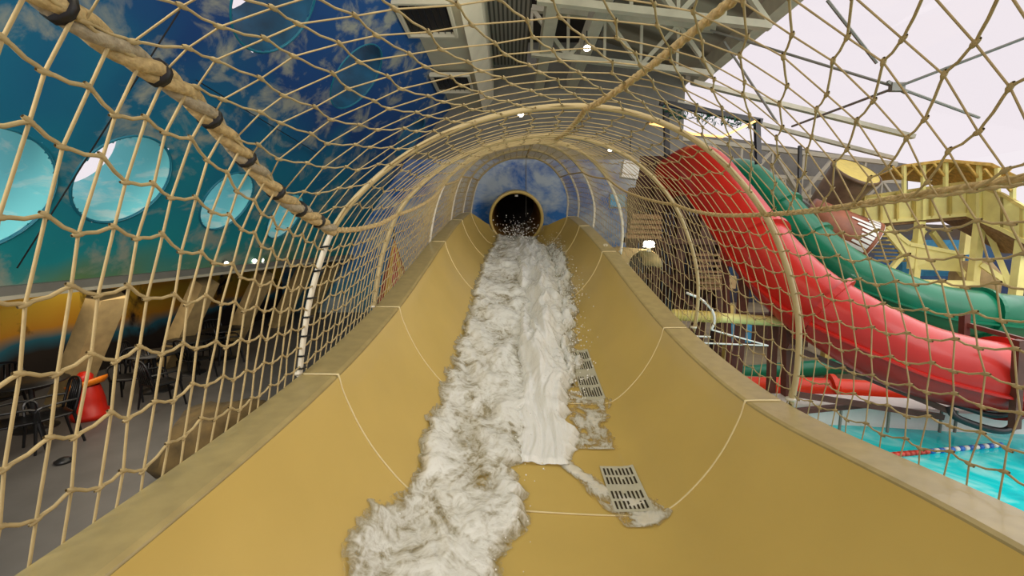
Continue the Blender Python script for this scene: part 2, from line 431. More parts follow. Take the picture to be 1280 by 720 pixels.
# left edge / right edge of the churning stream (sideways offsets in metres), read down the slide
SL = [(1.9, -1.2), (2.6, -1.15), (3.0, -1.06), (4.0, -1.04), (5, -1.02), (6, -1.0), (9, -.97), (12, -.9), (15.6, -.66)]
SR = [(1.9, -.22), (2.4, -.26), (2.75, -.24), (3.0, -.12), (3.25, -.1), (3.5, -.17), (3.8, -.12), (4.4, .0), (6, .1), (9, .2), (12, .3), (15.6, .55)]
water('churning_water', M['foam'], 1.75, 15.9, 420, 80, lambda Y: table(SL, Y), lambda Y: table(SR, Y),
      lambda u, Y: .07+.05*math.sin(u*PI), .036, 'broad sheet of churning white water rushing down the left of the slide floor', 'water', seed=1.3, dens=.8)
JL = [(3.8, -.2), (4.5, -.2), (6, -.18), (9, -.15), (12, -.2), (15, -.25)]
JR = [(3.8, .33), (4.5, .42), (6, .58), (8, .74), (10, .84), (12, .86), (15.2, .66)]
water('jet_water', M['jet'], 3.70, 15.2, 340, 54, lambda Y: table(JL, Y), lambda Y: table(JR, Y),
      lambda u, Y: .07+.2*min(1, (Y-3.8)/2.5)*math.sin(PI*u)**.8, .03, 'thick smooth white jet of water shooting from the floor nozzle, right of middle', 'water', freq=(4.5, .7), fade=.16, dens=2.3, seed=8.1, endfade=(.06, 2))
water('spray_fringe', M['jet'], 5.2, 13.5, 160, 24, lambda Y: table(JR, Y)-.12, lambda Y: table(JR, Y)+.10+.14*min(1, (Y-5.2)/3),
      lambda u, Y: .08, .10, 'ragged spray fringe along the right edge of the jet', 'water', freq=(5, 2.5), fade=.3, dens=.55, seed=12.4)
water('runoff_water', M['thin'], 2.95, 3.8, 60, 40, lambda Y: table([(2.95, .62), (3.1, .5), (3.4, .38), (3.8, .12)], Y), lambda Y: table([(2.95, .86), (3.05, 1.02), (3.2, .92), (3.4, .66), (3.8, .34)], Y),
      lambda u, Y: .004, .010, 'thin pale runoff curling round the lower drain grate', 'water', freq=(3.5, 3), fade=.45, dens=.78, seed=5.5, endfade=(.05, .2))
water('puddle_water', M['thin'], 3.98, 5.1, 50, 30, lambda Y: .40, lambda Y: .84,
      lambda u, Y: .003, .008, 'shallow rippled water lying between the two drain grates', 'water', freq=(2.5, 6), fade=.25, dens=.26, seed=15.5, endfade=(.5, .3))
# droplets
mb = MB()
def drop(p, r):
    mb.add([p+Vector(d)*r for d in ((1,0,0),(-1,0,0),(0,1,0),(0,-1,0),(0,0,1.2),(0,0,-1.2))], [(0,2,4),(2,1,4),(1,3,4),(3,0,4),(2,0,5),(1,2,5),(3,1,5),(0,3,5)])
for k in range(260):
    a = random.gauss(0, .36); Y = random.uniform(13.2, 15.4); h = abs(random.gauss(0, .26))
    p = floor_pt(max(-.8, min(.8, a)), Y, .22+h); drop(p, random.uniform(.006, .02)*(1.3 if random.random() < .1 else 1))
for k in range(900):
    Y = random.uniform(4.6, 13); x = table(JR, Y)+random.gauss(.06, .14); drop(floor_pt(min(1.1, x), Y, .12+abs(random.gauss(0, .14))), random.uniform(.004, .013))
for k in range(160):
    Y = random.uniform(2.2, 8); x = table(SR, Y)+random.gauss(-.1, .2); drop(floor_pt(x, Y, .14+abs(random.gauss(0, .07))), random.uniform(.003, .008))
tag(mb.build('splash_droplets', M['drop'], None, True), 'white droplets flying off the water and across the tunnel mouth', 'droplets', None, 'stuff')

# ---------------------------------------------------------------- hoops, ropes and netting
HP = [(372, 482), (379, 420), (390, 360), (415, 288), (455, 236), (520, 185), (600, 150), (690, 133), (775, 137), (850, 163), (908, 206), (957, 268), (985, 335), (999, 400), (998, 460), (988, 517)]
base0 = rim(3.1)
prof_far = [Vector((P(px, py, 3.1).x-CX, 0, P(px, py, 3.1).z-base0)) for px, py in HP]
ROPE_Z = [(-.8, .70), (.6, .74), (1.22, .69), (1.42, .645), (1.79, .58), (2.18, .40), (2.49, .24), (3.1, .07)]
def prof(Y):
    q = [p.copy() for p in prof_far]
    if Y < 3.1:
        dz = table(ROPE_Z, Y)-.07-(rim(Y)-base0)
        for i, w in enumerate((0, .35, .7, 1, .8, .5, .25, .12, .05)): q[i].z += dz*w
        k = (3.1-Y)/2.5
        for i, w in ((6, .0), (7, .03), (8, .06), (9, .05), (10, .03)): q[i].z += w*k
    if Y > 12:
        s = 1-.10*min(1, (Y-12)/4)
        q = [Vector((p.x*s, 0, p.z*s)) for p in q]
    return q
HOOPS = [-.9, 3.1, 4.85, 8.3, 11.2, 13.4, 15.3]
NSP = len(HP)-1
prof_cache = {}
def net_pt(s, Y, sag=True):
    """s in 0..NSP runs over the hoop from the left rim to the right rim"""
    key = round(Y, 4)
    if key not in prof_cache: prof_cache[key] = prof(Y)
    q = prof_cache[key]; s = max(0, min(NSP-1e-6, s)); i = int(s); t = s-i
    p1, p2 = q[i], q[i+1]; p0 = q[i-1] if i else p1*2-p2; p3 = q[i+2] if i+2 <= NSP else p2*2-p1
    p = .5*((2*p1)+(p2-p0)*t+(2*p0-5*p1+4*p2-p3)*t*t+(3*p1-p0-3*p2+p3)*t**3)
    tl = table(TILT, Y)-table(TILT, 3.1)
    z = rim(Y)+p.z-tl*(p.x/1.5)*max(0, 1-abs(p.z)/1.2)
    x = CX+p.x
    if sag:
        for a, b in zip(HOOPS, HOOPS[1:]):
            if a <= Y <= b:
                u = (Y-a)/(b-a); amp = .055*min(1.5, (b-a)/2.5)
                w = math.sin(PI*s/NSP)**.6
                if Y < 3.1: amp = .05
                d = amp*math.sin(PI*u)*w
                x -= d*(p.x/1.8)*1.2; z -= d*max(.15, p.z/2)
    return Vector((x, Y, z))
# arc length table for even strands
arc = [0]
for k in range(1, NSP*10+1): arc.append(arc[-1]+(net_pt(k/10, 3.1, 0)-net_pt((k-1)/10, 3.1, 0)).length)
def s_at(d):
    for k in range(1, len(arc)):
        if arc[k] >= d: return (k-1+(d-arc[k-1])/(arc[k]-arc[k-1]))/10
    return NSP
LEN = arc[-1]; NS = 37
S_L, S_T, S_R = 3.0, 7.5, 11.0
def make_net(name, s0, s1, row, cell, skew, r_l, shear, label):
    mb = MB(); d0 = arc[int(s0*10)]; d1 = arc[int(s1*10)]; n = max(2, round((d1-d0)/row)); dd = (d1-d0)/n
    y0, y1 = -.55, 15.3; ny = int((y1-y0)/cell); D = d1-d0
    extra = int(shear*(3.1-y0)/dd)+1 if shear else 0
    def node(i, j):
        # strand i, ring j: the knots are pulled alternately up and down the strands; None where the strand has run off the panel
        par = 1 if (i+j) % 2 else -1
        Y = y0+j*cell; sh = shear*max(0, 3.1-Y)
        d = dd*i-sh
        if d < -dd*.999 or d > D+dd*.999: return None
        dc = max(0, min(D, d)); edge = 1 if 0 < d < D else 0
        if shear == 0 and i in (0, n): edge = 0
        jx = .22*noise.noise(Vector((i*.73, j*.31, s0*3))); jy = .22*noise.noise(Vector((i*.37+9, j*.67, s0*3)))
        Y += skew*dc*max(0, min(1, (2.95-Y)/.9))
        s = s_at(max(d0, min(d1, d0+dc+dd*edge*(.085*par+jx))))
        return net_pt(s, min(y1, max(y0, Y+cell*(edge*.06*par+jy))))
    nodes = {}
    for i in range(0, n+extra+1):
        for j in range(ny+1):
            p = node(i, j)
            if p is not None and not (shear == 0 and i > n): nodes[i, j] = p
    def strand(pts):
        if len(pts) < 2: return
        mb.tube(pts, [r_l+.0012*max(0, min(1, (3-p.y)/2)) for p in pts], 5, False)
    for i in range(n+extra+1):
        pts = []
        for j in range(ny+1):
            if (i, j) not in nodes:
                strand(pts); pts = []; continue
            p = nodes[i, j]; pts.append(p)
            if (i, j+1) in nodes and p.y < 4.5:
                q = nodes[i, j+1]; m_ = (p+q)*.5; m_.z -= .006; pts.append(p.lerp(q, .2)); pts.append(m_); pts.append(p.lerp(q, .8))
        strand(pts)
    for j in range(ny+1):
        pts = [nodes[i, j] for i in range(n+extra+1) if (i, j) in nodes]
        if len(pts) > 1: mb.tube(pts, r_l*.86, 5, False)
    for (i, j), p in nodes.items():
        if p.y < 4.0 and (i, j+1) in nodes:
            q = nodes[i, j+1]; d = (q-p)
            if d.length < 1e-4: continue
            d = d.normalized()*.022
            mb.tube([p-d, p-d*.4, p+d*.4, p+d], [.005, .0098, .0098, .005], 5, False)
    o = mb.build(name, M['twine'], None, True)
    return tag(o, label, 'safety net')
make_net('safety_net', 0, S_L, .14, .108, .2, .0062, 0, 'tan safety net walling the seating side of the slide, below the thick twisted rope')
make_net('safety_net', S_L, S_R, .215, .135, .06, .0042, .62, 'tan safety net arched overhead like a roof across the slide')
make_net('safety_net', S_R, NSP, .15, .12, .0, .0044, 0, 'tan safety net walling the slide on the pool side, beside the red tube')

for k, Y in enumerate(HOOPS[1:]):
    pts = [net_pt(s/6, Y, False)+Vector((0, .012, 0)) for s in range(NSP*6+1)]
    # the feet stand in the flange
    pts[0].z = cross(Y, -1)[-1].z+.016; pts[-1].z = cross(Y, 1)[-1].z+.016
    where = ['nearest net hoop, white pipe with black ties standing on both slide rims', 'second net hoop from the near end, its shoulder meeting the thin rope', 'third net hoop up the slide, slender white arch', 'fourth net hoop up the slide, pale arch', 'fifth net hoop, just before the tunnel mouth', 'farthest net hoop, arching round the tunnel mouth'][k]
    h = thing('net_hoop', where, 'hoop', (CX, Y, rim(Y)), 'pipe hoops holding up the net')
    mid = NSP*6
    r = [.021, .02, .026, .03, .032, .034][k]
    a, b = int(3.0*6), int(11.0*6)
    MB().tube(pts[:a+1], r, 8).build('side_pole', M['hoop'] if k != 1 else M['hooptan'], h, True)
    MB().tube(pts[a:b+1], r, 8).build('arch', M['hooptan'], h, True)
    MB().tube(pts[b:], r, 8).build('side_pole', M['hooptan'] if k < 2 else M['hoop'], h, True)
    for q in (pts[0], pts[-1]):
        MB().tube([q-Vector((0, 0, .004)), q+Vector((0, 0, .014))], .034, 10).build('foot_plate', M['hoop'], h, True)
    if k == 0:
        for s in (.35, .6, 1.0, 1.4, 1.8, 2.3, 2.7):
            c = net_pt(s, Y, False)
            MB().tube([c+Vector((-.035, 0, -.004)), c+Vector((.03, -.03, .004)), c+Vector((.035, .03, 0))], .007, 5).build('cable_tie', M['tie'], h)

# thick twisted rope on the left shoulder
def twisted(name, pathf, y0, y1, step, r_off, r_s, nst, pitch, mats, label, group=None):
    t = thing(name, label, 'rope', pathf(y1), group)
    ys = [y0+(y1-y0)*i/int((y1-y0)/step) for i in range(int((y1-y0)/step)+1)]
    pc = [pathf(y) for y in ys]
    for k in range(nst):
        pts = []; L = 0
        for i, p in enumerate(pc):
            if i: L += (p-pc[i-1]).length
            tg = (pc[min(i+1, len(pc)-1)]-pc[max(0, i-1)]).normalized(); u = tg.cross(Vector((0, 0, 1))).normalized(); v = u.cross(tg)
            a = 2*PI*(L/pitch+k/nst); pts.append(p+u*math.cos(a)*r_off+v*math.sin(a)*r_off)
        MB().tube(pts, r_s, 7).build('strand', mats[k % len(mats)], t, True)
    return t
def jl(y):
    p = net_pt(S_L, y, False); p.x += .012*math.sin(y*5); p.z -= .02*math.sin(PI*max(0, min(1, (y-.2)/2.9))); return p
tr = twisted('shoulder_rope', jl, -.5, 3.1, .03, .021, .0255, 3, .42, [M['rope'], M['rope2'], M['rope']], 'thick twisted hemp rope with black ties, running down to the nearest hoop')
for y in (.95, 1.3, 1.62, 1.9, 2.15, 2.4, 2.62, 2.85):
    p = jl(y); tg = (jl(y+.02)-jl(y-.02)).normalized()
    MB().tube([p-tg*.012, p+tg*.012], .05, 10).build('cable_tie', M['tie'], tr, True)
twisted('shoulder_rope', lambda y: net_pt(S_L, y), 3.1, 15.2, .06, .011, .0135, 3, .2, [M['rope']], 'thinner rope along the net shoulder beyond the nearest hoop, toward the painted wall')
twisted('ridge_rope', lambda y: net_pt(S_T+.85*max(0, (3.1-y)/1.5)**.8, y, False)+Vector((0, 0, -.015)), .2, 15.2, .05, .011, .0135, 3, .2, [M['rope']], 'tan rope running overhead along the crown of the net arch')
twisted('shoulder_rope', lambda y: net_pt(S_R, y, y > 3.1)+Vector((0, 0, .0)), -.5, 15.2, .06, .009, .011, 3, .2, [M['rope']], 'taut rope along the net shoulder on the pool side, crossing the red tube')

# ---------------------------------------------------------------- hall: floor, vault, walls
RIGHT_Z = -.6
struct(MB().add([(-9.5, -3, 0), (2.6, -3, 0), (2.6, 19, 0), (-9.5, 19, 0)], [(0, 1, 2, 3)]).build('floor', M['floor']))
# vault with round windows
def vault_xz(t):
    p = 2/1.12
    return Vector((-2.3-4.2*math.cos(t)**p if math.cos(t) > 1e-6 else -2.3, 0, CZ-.6+5.6*(math.sin(t)**p if t > 0 else 0)))
def vault_hit(px, py):
    best = None
    for i in range(400):
        t = i/399*PI/2; q = vault_xz(t)
        d = P(px, py, 1)-Vector((0, 0, CZ))
        Y = q.x/d.x; e = abs(CZ+d.z*Y-q.z)
        if best is None or e < best[0]: best = (e, Vector((q.x, Y, q.z)), t)
    t = best[2]; a, b = vault_xz(max(.002, t-.01)), vault_xz(min(PI/2-.002, t+.01)); tg = (b-a).normalized()
    return best[1], Vector((tg.z, 0, -tg.x)), tg   # point, inward normal, up-slope tangent
PORT = [(157, 226, .72), (285, 252, .66), (357, 270, .66), (446, 96, .82), (-34, 240, .8), (345, 4, .8), (512, 172, .8)]
ports = [(vault_hit(px, py), r) for px, py, r in PORT]
rows = []; NT = 150; NY = 330
mb = MB(); idx = {}
ts = [PI/2*i/NT for i in range(NT+1)]; ys = [-3+22*j/NY for j in range(NY+1)]
pr = [vault_xz(t) for t in ts]
vs = [(q.x, y, q.z) for q in pr for y in ys]
fs = []
for i in range(NT):
    for j in range(NY):
        c = Vector(((pr[i].x+pr[i+1].x)/2, (ys[j]+ys[j+1])/2, (pr[i].z+pr[i+1].z)/2))
        if any((c-h[0]).length < r for h, r in ports): continue
        fs.append((i*(NY+1)+j, i*(NY+1)+j+1, (i+1)*(NY+1)+j+1, (i+1)*(NY+1)+j))
mb.add(vs, fs); struct(mb.build('wall_left', M['mural'], None, True))
for k, ((c, nrm, tg), r) in enumerate(ports):
    w = bpy.data.objects.new('window_%d' % (k+1), None); C.objects.link(w); w.location = c; w['kind'] = 'structure'
    yv = Vector((0, 1, 0))
    def circ(rr, d, n=40): return [c+yv*math.cos(2*PI*q/n)*rr+tg*math.sin(2*PI*q/n)*rr-nrm*d for q in range(n)]
    MB().tube(circ(r+.01, -.0), .022, 8, closed=True).build('trim_ring', M['ringm'], w, True)
    a, b = circ(r, -.02), circ(r*.98, .95); a.append(a[0]); b.append(b[0])
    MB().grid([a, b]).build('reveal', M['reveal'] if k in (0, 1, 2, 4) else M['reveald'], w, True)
    MB().add(circ(r*.98, .94), [tuple(range(40))]).build('pane', M['glass'], w)
# beam at the foot of the vault and the overhang above the seating
struct(MB().box((-6.42, 8, CZ-.66), (.22, 22, .16)).build('trim_1', M['steeld']))
struct(MB().box((-6.30, 8, CZ-.72), (.06, 22, .05)).build('trim_2', M['steel']))
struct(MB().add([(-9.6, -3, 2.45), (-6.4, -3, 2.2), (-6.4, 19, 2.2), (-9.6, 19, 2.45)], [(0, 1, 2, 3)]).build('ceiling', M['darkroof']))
struct(MB().add([(-9.2, -3, 0), (-9.2, 19, 0), (-9.2, 19, 2.6), (-9.2, -3, 2.6)], [(0, 1, 2, 3)]).build('wall_lower_left', M['murallow']))
# back wall, with the hole for the tunnel hidden behind it
BY = 17.2
bw = MB(); hole = ring_pts(Vector((tun_c.x, BY, tun_c.z+.27)), .9, Vector((0, 1, 0)), 40)
hole = [Vector((p.x, BY, p.z)) for p in hole]
outer = []
x0, x1, z0, z1 = -9.6, 6.6, -.6, CZ+3.1
cc = Vector((tun_c.x, BY, tun_c.z+.27))
for p in hole:
    d = (p-cc).normalized(); s = min((x1-cc.x)/d.x if d.x > 1e-6 else 1e9, (x0-cc.x)/d.x if d.x < -1e-6 else 1e9, (z1-cc.z)/d.z if d.z > 1e-6 else 1e9, (z0-cc.z)/d.z if d.z < -1e-6 else 1e9)
    outer.append(cc+d*s)
cor = [(x0, z0), (x1, z0), (x1, z1), (x0, z1)]
for k in range(40):
    bw.add([hole[k], hole[(k+1) % 40], outer[(k+1) % 40], outer[k]], [(0, 1, 2, 3)])
for cx_, cz_ in cor:      # fill the four corners
    best = sorted(range(40), key=lambda k: (outer[k]-Vector((cx_, BY, cz_))).length)[:2]
    bw.add([outer[best[0]], outer[best[1]], Vector((cx_, BY, cz_))], [(0, 1, 2)])
struct(bw.build('wall_back', M['muralback']))
struct(MB().add([(-9.6, BY, CZ+3.1), (6.6, BY, CZ+3.1), (6.6, BY, CZ+9), (-9.6, BY, CZ+9)], [(0, 1, 2, 3)]).build('wall_back_upper', M['steeld']))
MB().bar((.55, BY-.01, CZ+.9), (.55, BY-.01, CZ+3.1), .02).build('trim_3', M['steeld'])['kind'] = 'structure'

# ribs under the vault
for k, Y in enumerate([4.6, 6.9, 9.2, 11.5, 13.8, 16.1]):
    lab = ['leaning tan concrete rib under the vault, at the very edge of the photo', 'leaning tan rib behind the red litter can', 'leaning tan rib next beyond the red litter can', 'leaning tan rib, fourth along the seating wall', 'leaning tan rib, fifth along the seating wall', 'leaning tan rib nearest the end wall'][k]
    o = MB().bar((-7.95, Y+.5, 0), (-6.72, Y+.25, 2.0), .42, .3).build('leaning_rib', M['canvas'])
    tag(o, lab, 'column', 'leaning ribs along the seating wall')

# soffit with vents
struct(MB().add([(-2.32, -3, CZ+5), (-1.0, -3, CZ+5.0), (-1.0, 18, CZ+5.0), (-2.32, 18, CZ+5)], [(3, 2, 1, 0)]).build('ceiling_soffit', M['cream']))
struct(MB().prism([(-1.1, -3, CZ+4.85), (-.7, -3, CZ+5.35), (-.7, -3, CZ+6.6), (-1.1, -3, CZ+6.6)], (0, 21, 0)).build('trim_4', M['cream']))
def vent(px, py, lab):
    # hang on the soffit
    d = P(px, py, 1)-Vector((0, 0, CZ)); Y = 4.8/d.z; c = Vector((d.x*Y, Y, CZ+4.86))
    t = thing('ceiling_vent', lab, 'vent', c, 'square dark vents in the soffit')
    w, l, h = 1.12, 1.45, .12
    fr = MB()
    for sx in (-1, 1): fr.box(c+Vector((sx*(w/2), 0, 0)), (.07, l+.07, h))
    for sy in (-1, 1): fr.box(c+Vector((0, sy*l/2, 0)), (w-.07, .07, h))
    fr.build('vent_frame', M['cream'], t)
    MB().box(c+Vector((0, 0, .06)), (w-.07, l-.07, .02)).build('dark_grille', M['vent'], t)
    b = MB()
    for q in range(7): b.box(c+Vector((-.45+q*.15, 0, 0.02)), (.012, l-.07, .03))
    b.build('louvre', M['black'], t)
vent(534, 28, 'larger square dark vent in the cream soffit near the top edge')
vent(566, 107, 'second square dark vent in the cream soffit, farther along')
vent(585, 150, 'third dark vent in the soffit, seen through the net above the hoops')

# roof
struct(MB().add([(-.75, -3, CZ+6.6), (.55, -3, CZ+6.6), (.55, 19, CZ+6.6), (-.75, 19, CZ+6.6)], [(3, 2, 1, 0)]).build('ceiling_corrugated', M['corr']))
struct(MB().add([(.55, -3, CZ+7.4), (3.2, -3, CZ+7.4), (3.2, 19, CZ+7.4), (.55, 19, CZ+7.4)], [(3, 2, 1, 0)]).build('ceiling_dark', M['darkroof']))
struct(MB().add([(3.0, -3, CZ+7.6), (7.0, -3, CZ+6.2), (7.0, 19, CZ+6.2), (3.0, 19, CZ+7.6)], [(3, 2, 1, 0)]).build('ceiling_panels', M['roofpanel']))
# longitudinal beams
for x, lab in ((1.02, 'deep cream roof beam running lengthwise above the slide crown'), (2.25, 'deep cream roof beam running lengthwise, next one toward the skylight')):
    tag(MB().bar((x, -3, CZ+5.9), (x, 18, CZ+5.9), .34, .5).build('roof_beam', M['steel']), lab, 'beam', 'lengthwise roof beams')
tag(MB().bar((6.9, -3, CZ+6.05), (6.9, 17, CZ+6.05), .4, .5).build('roof_beam', M['steel']), 'sloping-edge roof beam bordering the bright skylight', 'beam', 'lengthwise roof beams')

def truss(a, b, depth, nb, w, label, mname='steel', group='roof trusses', flip=False):
    a, b = Vector(a), Vector(b); t = thing('roof_truss', label, 'truss', a, group); dn = Vector((0, 0, -depth))
    MB().bar(a, b, w*1.4).build('top_chord', M[mname], t); MB().bar(a+dn, b+dn, w*1.4).build('bottom_chord', M[mname], t)
    for i in range(nb):
        p, q = a.lerp(b, i/nb), a.lerp(b, (i+1)/nb)
        if (i % 2 == 0) != flip: MB().bar(p, q+dn, w).build('brace', M[mname], t)
        else: MB().bar(p+dn, q, w).build('brace', M[mname], t)
        MB().bar(p, p+dn, w*.7).build('upright', M[mname], t)
    return t
for k, Y in enumerate([5.0, 8.0, 11.0, 14.0]):
    truss((.6, Y, CZ+7.0), (6.2, Y, CZ+6.4), 1.3, 5, .12, ['roof truss nearest the top edge of the photo, crossing over the slide', 'second roof truss, crossing over the slide', 'third roof truss, crossing above the hoops', 'fourth roof truss, above the far hoops'][k])
# far truss band and far roof
FY = 20
truss(P(655, 150, FY), P(1120, 205, FY), 1.9, 12, .13, 'long far truss under the skylight edge, above the red tube')
truss(P(840, 215, 18.5), P(1130, 228, 22), 1.3, 9, .11, 'lower far truss, above the green tube and yellow walkway')
struct(MB().add([P(690, 140, 23), P(1135, 205, 23), P(1135, 262, 23), P(690, 262, 23)], [(0, 1, 2, 3)]).build('wall_far_gable', M['steeld']))
struct(MB().add([(6.4, 26, -1.5), (34, 26, -1.5), (34, 26, CZ+.6), (6.4, 26, CZ+1.6)], [(0, 1, 2, 3)]).build('wall_far', M['bgright']))
# skylight
SKA, SKB = Vector((6.9, -3, CZ+6.25)), Vector((6.9, 19, CZ+6.25))
SKC, SKD = Vector((24, 30, CZ+4.2)), Vector((24, -3, CZ+4.2))
def sky_pt(u, v): return (SKA.lerp(SKB, v)).lerp(SKD.lerp(SKC, v), u)
sk = bpy.data.objects.new('window_8', None); C.objects.link(sk); sk.location = SKA; sk['kind'] = 'structure'
NU, NV = 4, 5
for i in range(NU):
    for j in range(NV):
        MB().add([sky_pt(i/NU, j/NV), sky_pt((i+1)/NU, j/NV), sky_pt((i+1)/NU, (j+1)/NV), sky_pt(i/NU, (j+1)/NV)], [(0, 1, 2, 3)]).build('pane', M['glass'], sk)
# tension rods under the skylight, meeting at a steel node
nd = P(1121, 109, 9)
tn_ = thing('skylight_rods', 'dark tension rods meeting at a steel spider node across the bright skylight', 'tension rods', nd)
for q in (P(888, 38, 11.5), P(1224, 147, 9.5), P(1290, 44, 8), P(990, 158, 12)):
    MB().tube([nd, q], .028, 6).build('rod', M['steeld'], tn_)
sp = MB(); sp.box(nd, (.26, .1, .16)); sp.bar(nd+Vector((-.2, 0, .1)), nd+Vector((.2, 0, -.1)), .06)
sp.build('spider_node', M['steeld'], tn_)
for q in ((P(1034, 0, 9), P(1096, 79, 9), 'short dark steel cable hanging in the skylight, above the spider node'), (P(905, 52, 12), P(972, 154, 12), 'pale diagonal rod at the inner corner of the skylight')):
    tag(MB().tube(q[:2], .03, 6).build('skylight_cable', M['steeld']), q[2], 'cable')
for k, (a, b, w) in enumerate(((P(866, 103, 15), P(1142, 171, 15), .17), (P(846, 128, 17), P(1118, 198, 17), .16))):
    tag(MB().bar(a, b, w, w*.8).build('skylight_bar', M['steel']), ['long cream bar crossing the skylight, upper of the two', 'long cream bar along the lower edge of the skylight'][k], 'bar')
# light strip and dark hanging frame under the far roof
ls = P(812, 154, 13), P(870, 168, 13), P(903, 171, 12.6), P(945, 151, 12.6)
tag(MB().tube(ls, .03, 6).build('light_strip', M['bulbline']), 'orange glowing light strip bent under the far truss', 'light strip')
fr = thing('garland_rack', 'dark green garlanded frame hanging above the orange light strip', 'frame', P(875, 145, 13))
for a, b in ((P(825, 128, 13), P(952, 152, 13)), (P(946, 150, 13), P(948, 205, 13)), (P(832, 128, 13), P(834, 200, 13))): MB().bar(a, b, .14).build('dark_bar', M['black'], fr)
g = MB()
for k in range(150):
    c = P(random.uniform(828, 945), 0, 13); u = (c.x-P(828, 0, 13).x)/(P(945, 0, 13).x-P(828, 0, 13).x)
    c = P(lerp(828, 945, u), lerp(132, 152, u)+random.uniform(0, 13), 13+random.uniform(-.2, .2)); r = random.uniform(.06, .14); d = Vector((random.uniform(-1, 1), random.uniform(-1, 1), random.uniform(-1, 1))).normalized()
    e = d.orthogonal().normalized(); g.add([c-d*r, c+e*r*.4, c+d*r, c-e*r*.4], [(0, 1, 2, 3)])
g.build('garland', mat('garland_green', (24, 84, 62), .6), fr)

# ceiling spotlights
def spot(px, py, Y, lab, r=.09, aim=(0, -.5, -1)):
    p = P(px, py, Y); t = thing('spotlight', lab, 'spotlight', p, 'small round spotlights'); a = Vector(aim).normalized()
    MB().tube([p-a*.22, p-a*.05, p], [r*.7, r, r], 14).build('housing', M['steeld'], t, True)
    MB().tube([p+a*.002, p+a*.012], r*.88, 14).build('lamp_face', M['lamp'], t)
    MB().bar(p-a*.2, p-a*.2+Vector((0, 0, .25)), .03).build('bracket', M['black'], t)
    return p
spot(651, 143, 14, 'small bright spotlight in the roof over the crown of the hoops', .11)
spot(734, 60, 11, 'small bright spotlight on a roof beam near the top edge', .1)
spot(763, 187, 16, 'small bright spotlight above the white box on the pool side', .1)
spot(12, 343, 6.0, 'bright spotlight on the vault beam at the photo edge', .06, (.7, -.6, -.4))
spot(283, 329, 9.6, 'spotlight under the vault beam below the round windows', .05, (.7, -.6, -.4))
spot(318, 326, 10.8, 'nearer one of the close pair of spotlights under the vault beam', .06, (.7, -.6, -.4))
spot(327, 325, 11.2, 'farther one of the close pair of spotlights under the vault beam', .06, (.7, -.6, -.4))

# dark wires in front of the mural
for a, b, lab in (((216, 6), (12, 330), 'long thin black wire stretched down the painted sky'), ((238, 95), (395, 190), 'thin black wire across the painted sky above the thick rope'), ((60, 0), (130, 45), 'short thin black wire beside the thick rope at the top corner')):
    A = vault_hit(*a); B = vault_hit(*b)
    tag(MB().tube([A[0]+A[1]*.1, B[0]+B[1]*.1], .009, 5).build('wire', M['tie']), lab, 'wire')

# ---------------------------------------------------------------- seating area on the left
def make_chair():
    t = thing('cafe_chair', 'x', 'chair', (0, 0, 0), 'black plastic chairs in the seating area')
    mb = MB(); 
    rows = [[Vector((lerp(-.22, .22, j/6), lerp(-.21, .22, i/6), .44-.018*math.sin(PI*j/6)+.012*(i/6))) for j in range(7)] for i in range(7)]
    mb.grid(rows).build('seat', M['plastic'], t, True, .025)
    bk = MB()
    bk.tube(spline([(-.21, .20, .45), (-.22, .27, .7), (-.17, .31, .86), (0, .33, .9), (.17, .31, .86), (.22, .27, .7), (.21, .2, .45)], 4), .02, 6)
    for q in range(5): x = -.13+q*.065; bk.bar((x, .22, .46), (x*.95, .325, .87), .028, .012)
    bk.build('backrest', M['plastic'], t, True)
    for sx in (-1, 1):
        MB().tube([(sx*.2, -.18, .44), (sx*.235, -.23, 0)], [.022, .016], 6).build('leg', M['plastic'], t)
        MB().tube([(sx*.2, .2, .44), (sx*.235, .27, 0)], [.022, .016], 6).build('leg', M['plastic'], t)
        MB().tube(spline([(sx*.22, .25, .64), (sx*.26, .05, .65), (sx*.25, -.16, .62), (sx*.21, -.19, .44)], 4), .018, 6).build('armrest', M['plastic'], t)
    return t
proto = make_chair()
def gnd(px, py):
    d = P(px, py, 1)-Vector((0, 0, CZ)); k = -CZ/d.z
    return Vector((d.x*k, k, 0))
CH = [(66, 556, -.5, 'black chair nearest the red litter can, facing away from the slide'), (28, 566, 2.4, 'black chair at the photo edge, nearest the slide'), (4, 528, .6, 'black chair behind the one at the photo edge'),
      (205, 508, 2.7, 'black chair just beyond the red litter can, angled to the slide'), (165, 500, .4, 'black chair behind the red litter can'), (182, 480, 1.9, 'black chair at the second table, against the wall'),
      (248, 474, 2.9, 'black chair at the third table, slide side'), (228, 462, .2, 'black chair at the third table, wall side'), (290, 452, 2.2, 'black chair at the far table, slide side'), (272, 446, .9, 'black chair at the far table, wall side')]
for k, (px, py, rz, lab) in enumerate(CH):
    o = proto if k == 0 else copy_tree(proto)
    o.location = gnd(px, py); o.rotation_euler.z = rz; o['label'] = lab
def make_table():
    t = thing('cafe_table', 'x', 'table', (0, 0, 0), 'round dark tables in the seating area')
    MB().lathe([(0, .72), (.42, .72), (.44, .735), (.42, .75), (0, .75)], 24).build('tabletop', M['black'], t, True)
    MB().tube([(0, 0, .03), (0, 0, .72)], .035, 10).build('pedestal', M['black'], t)
    MB().lathe([(0, .05), (.06, .05), (.26, .02), (.27, 0)], 20).build('base', M['black'], t, True)
    return t
tp = make_table()
for k, (px, py, lab) in enumerate(((45, 535, 'round dark table between the chairs at the photo edge'), (196, 488, 'round dark table just beyond the red litter can'), (240, 466, 'round dark table, third along the seating wall'), (282, 448, 'round dark table farthest along the seating wall'))):
    o = tp if k == 0 else copy_tree(tp)
    o.location = gnd(px, py); o['label'] = lab
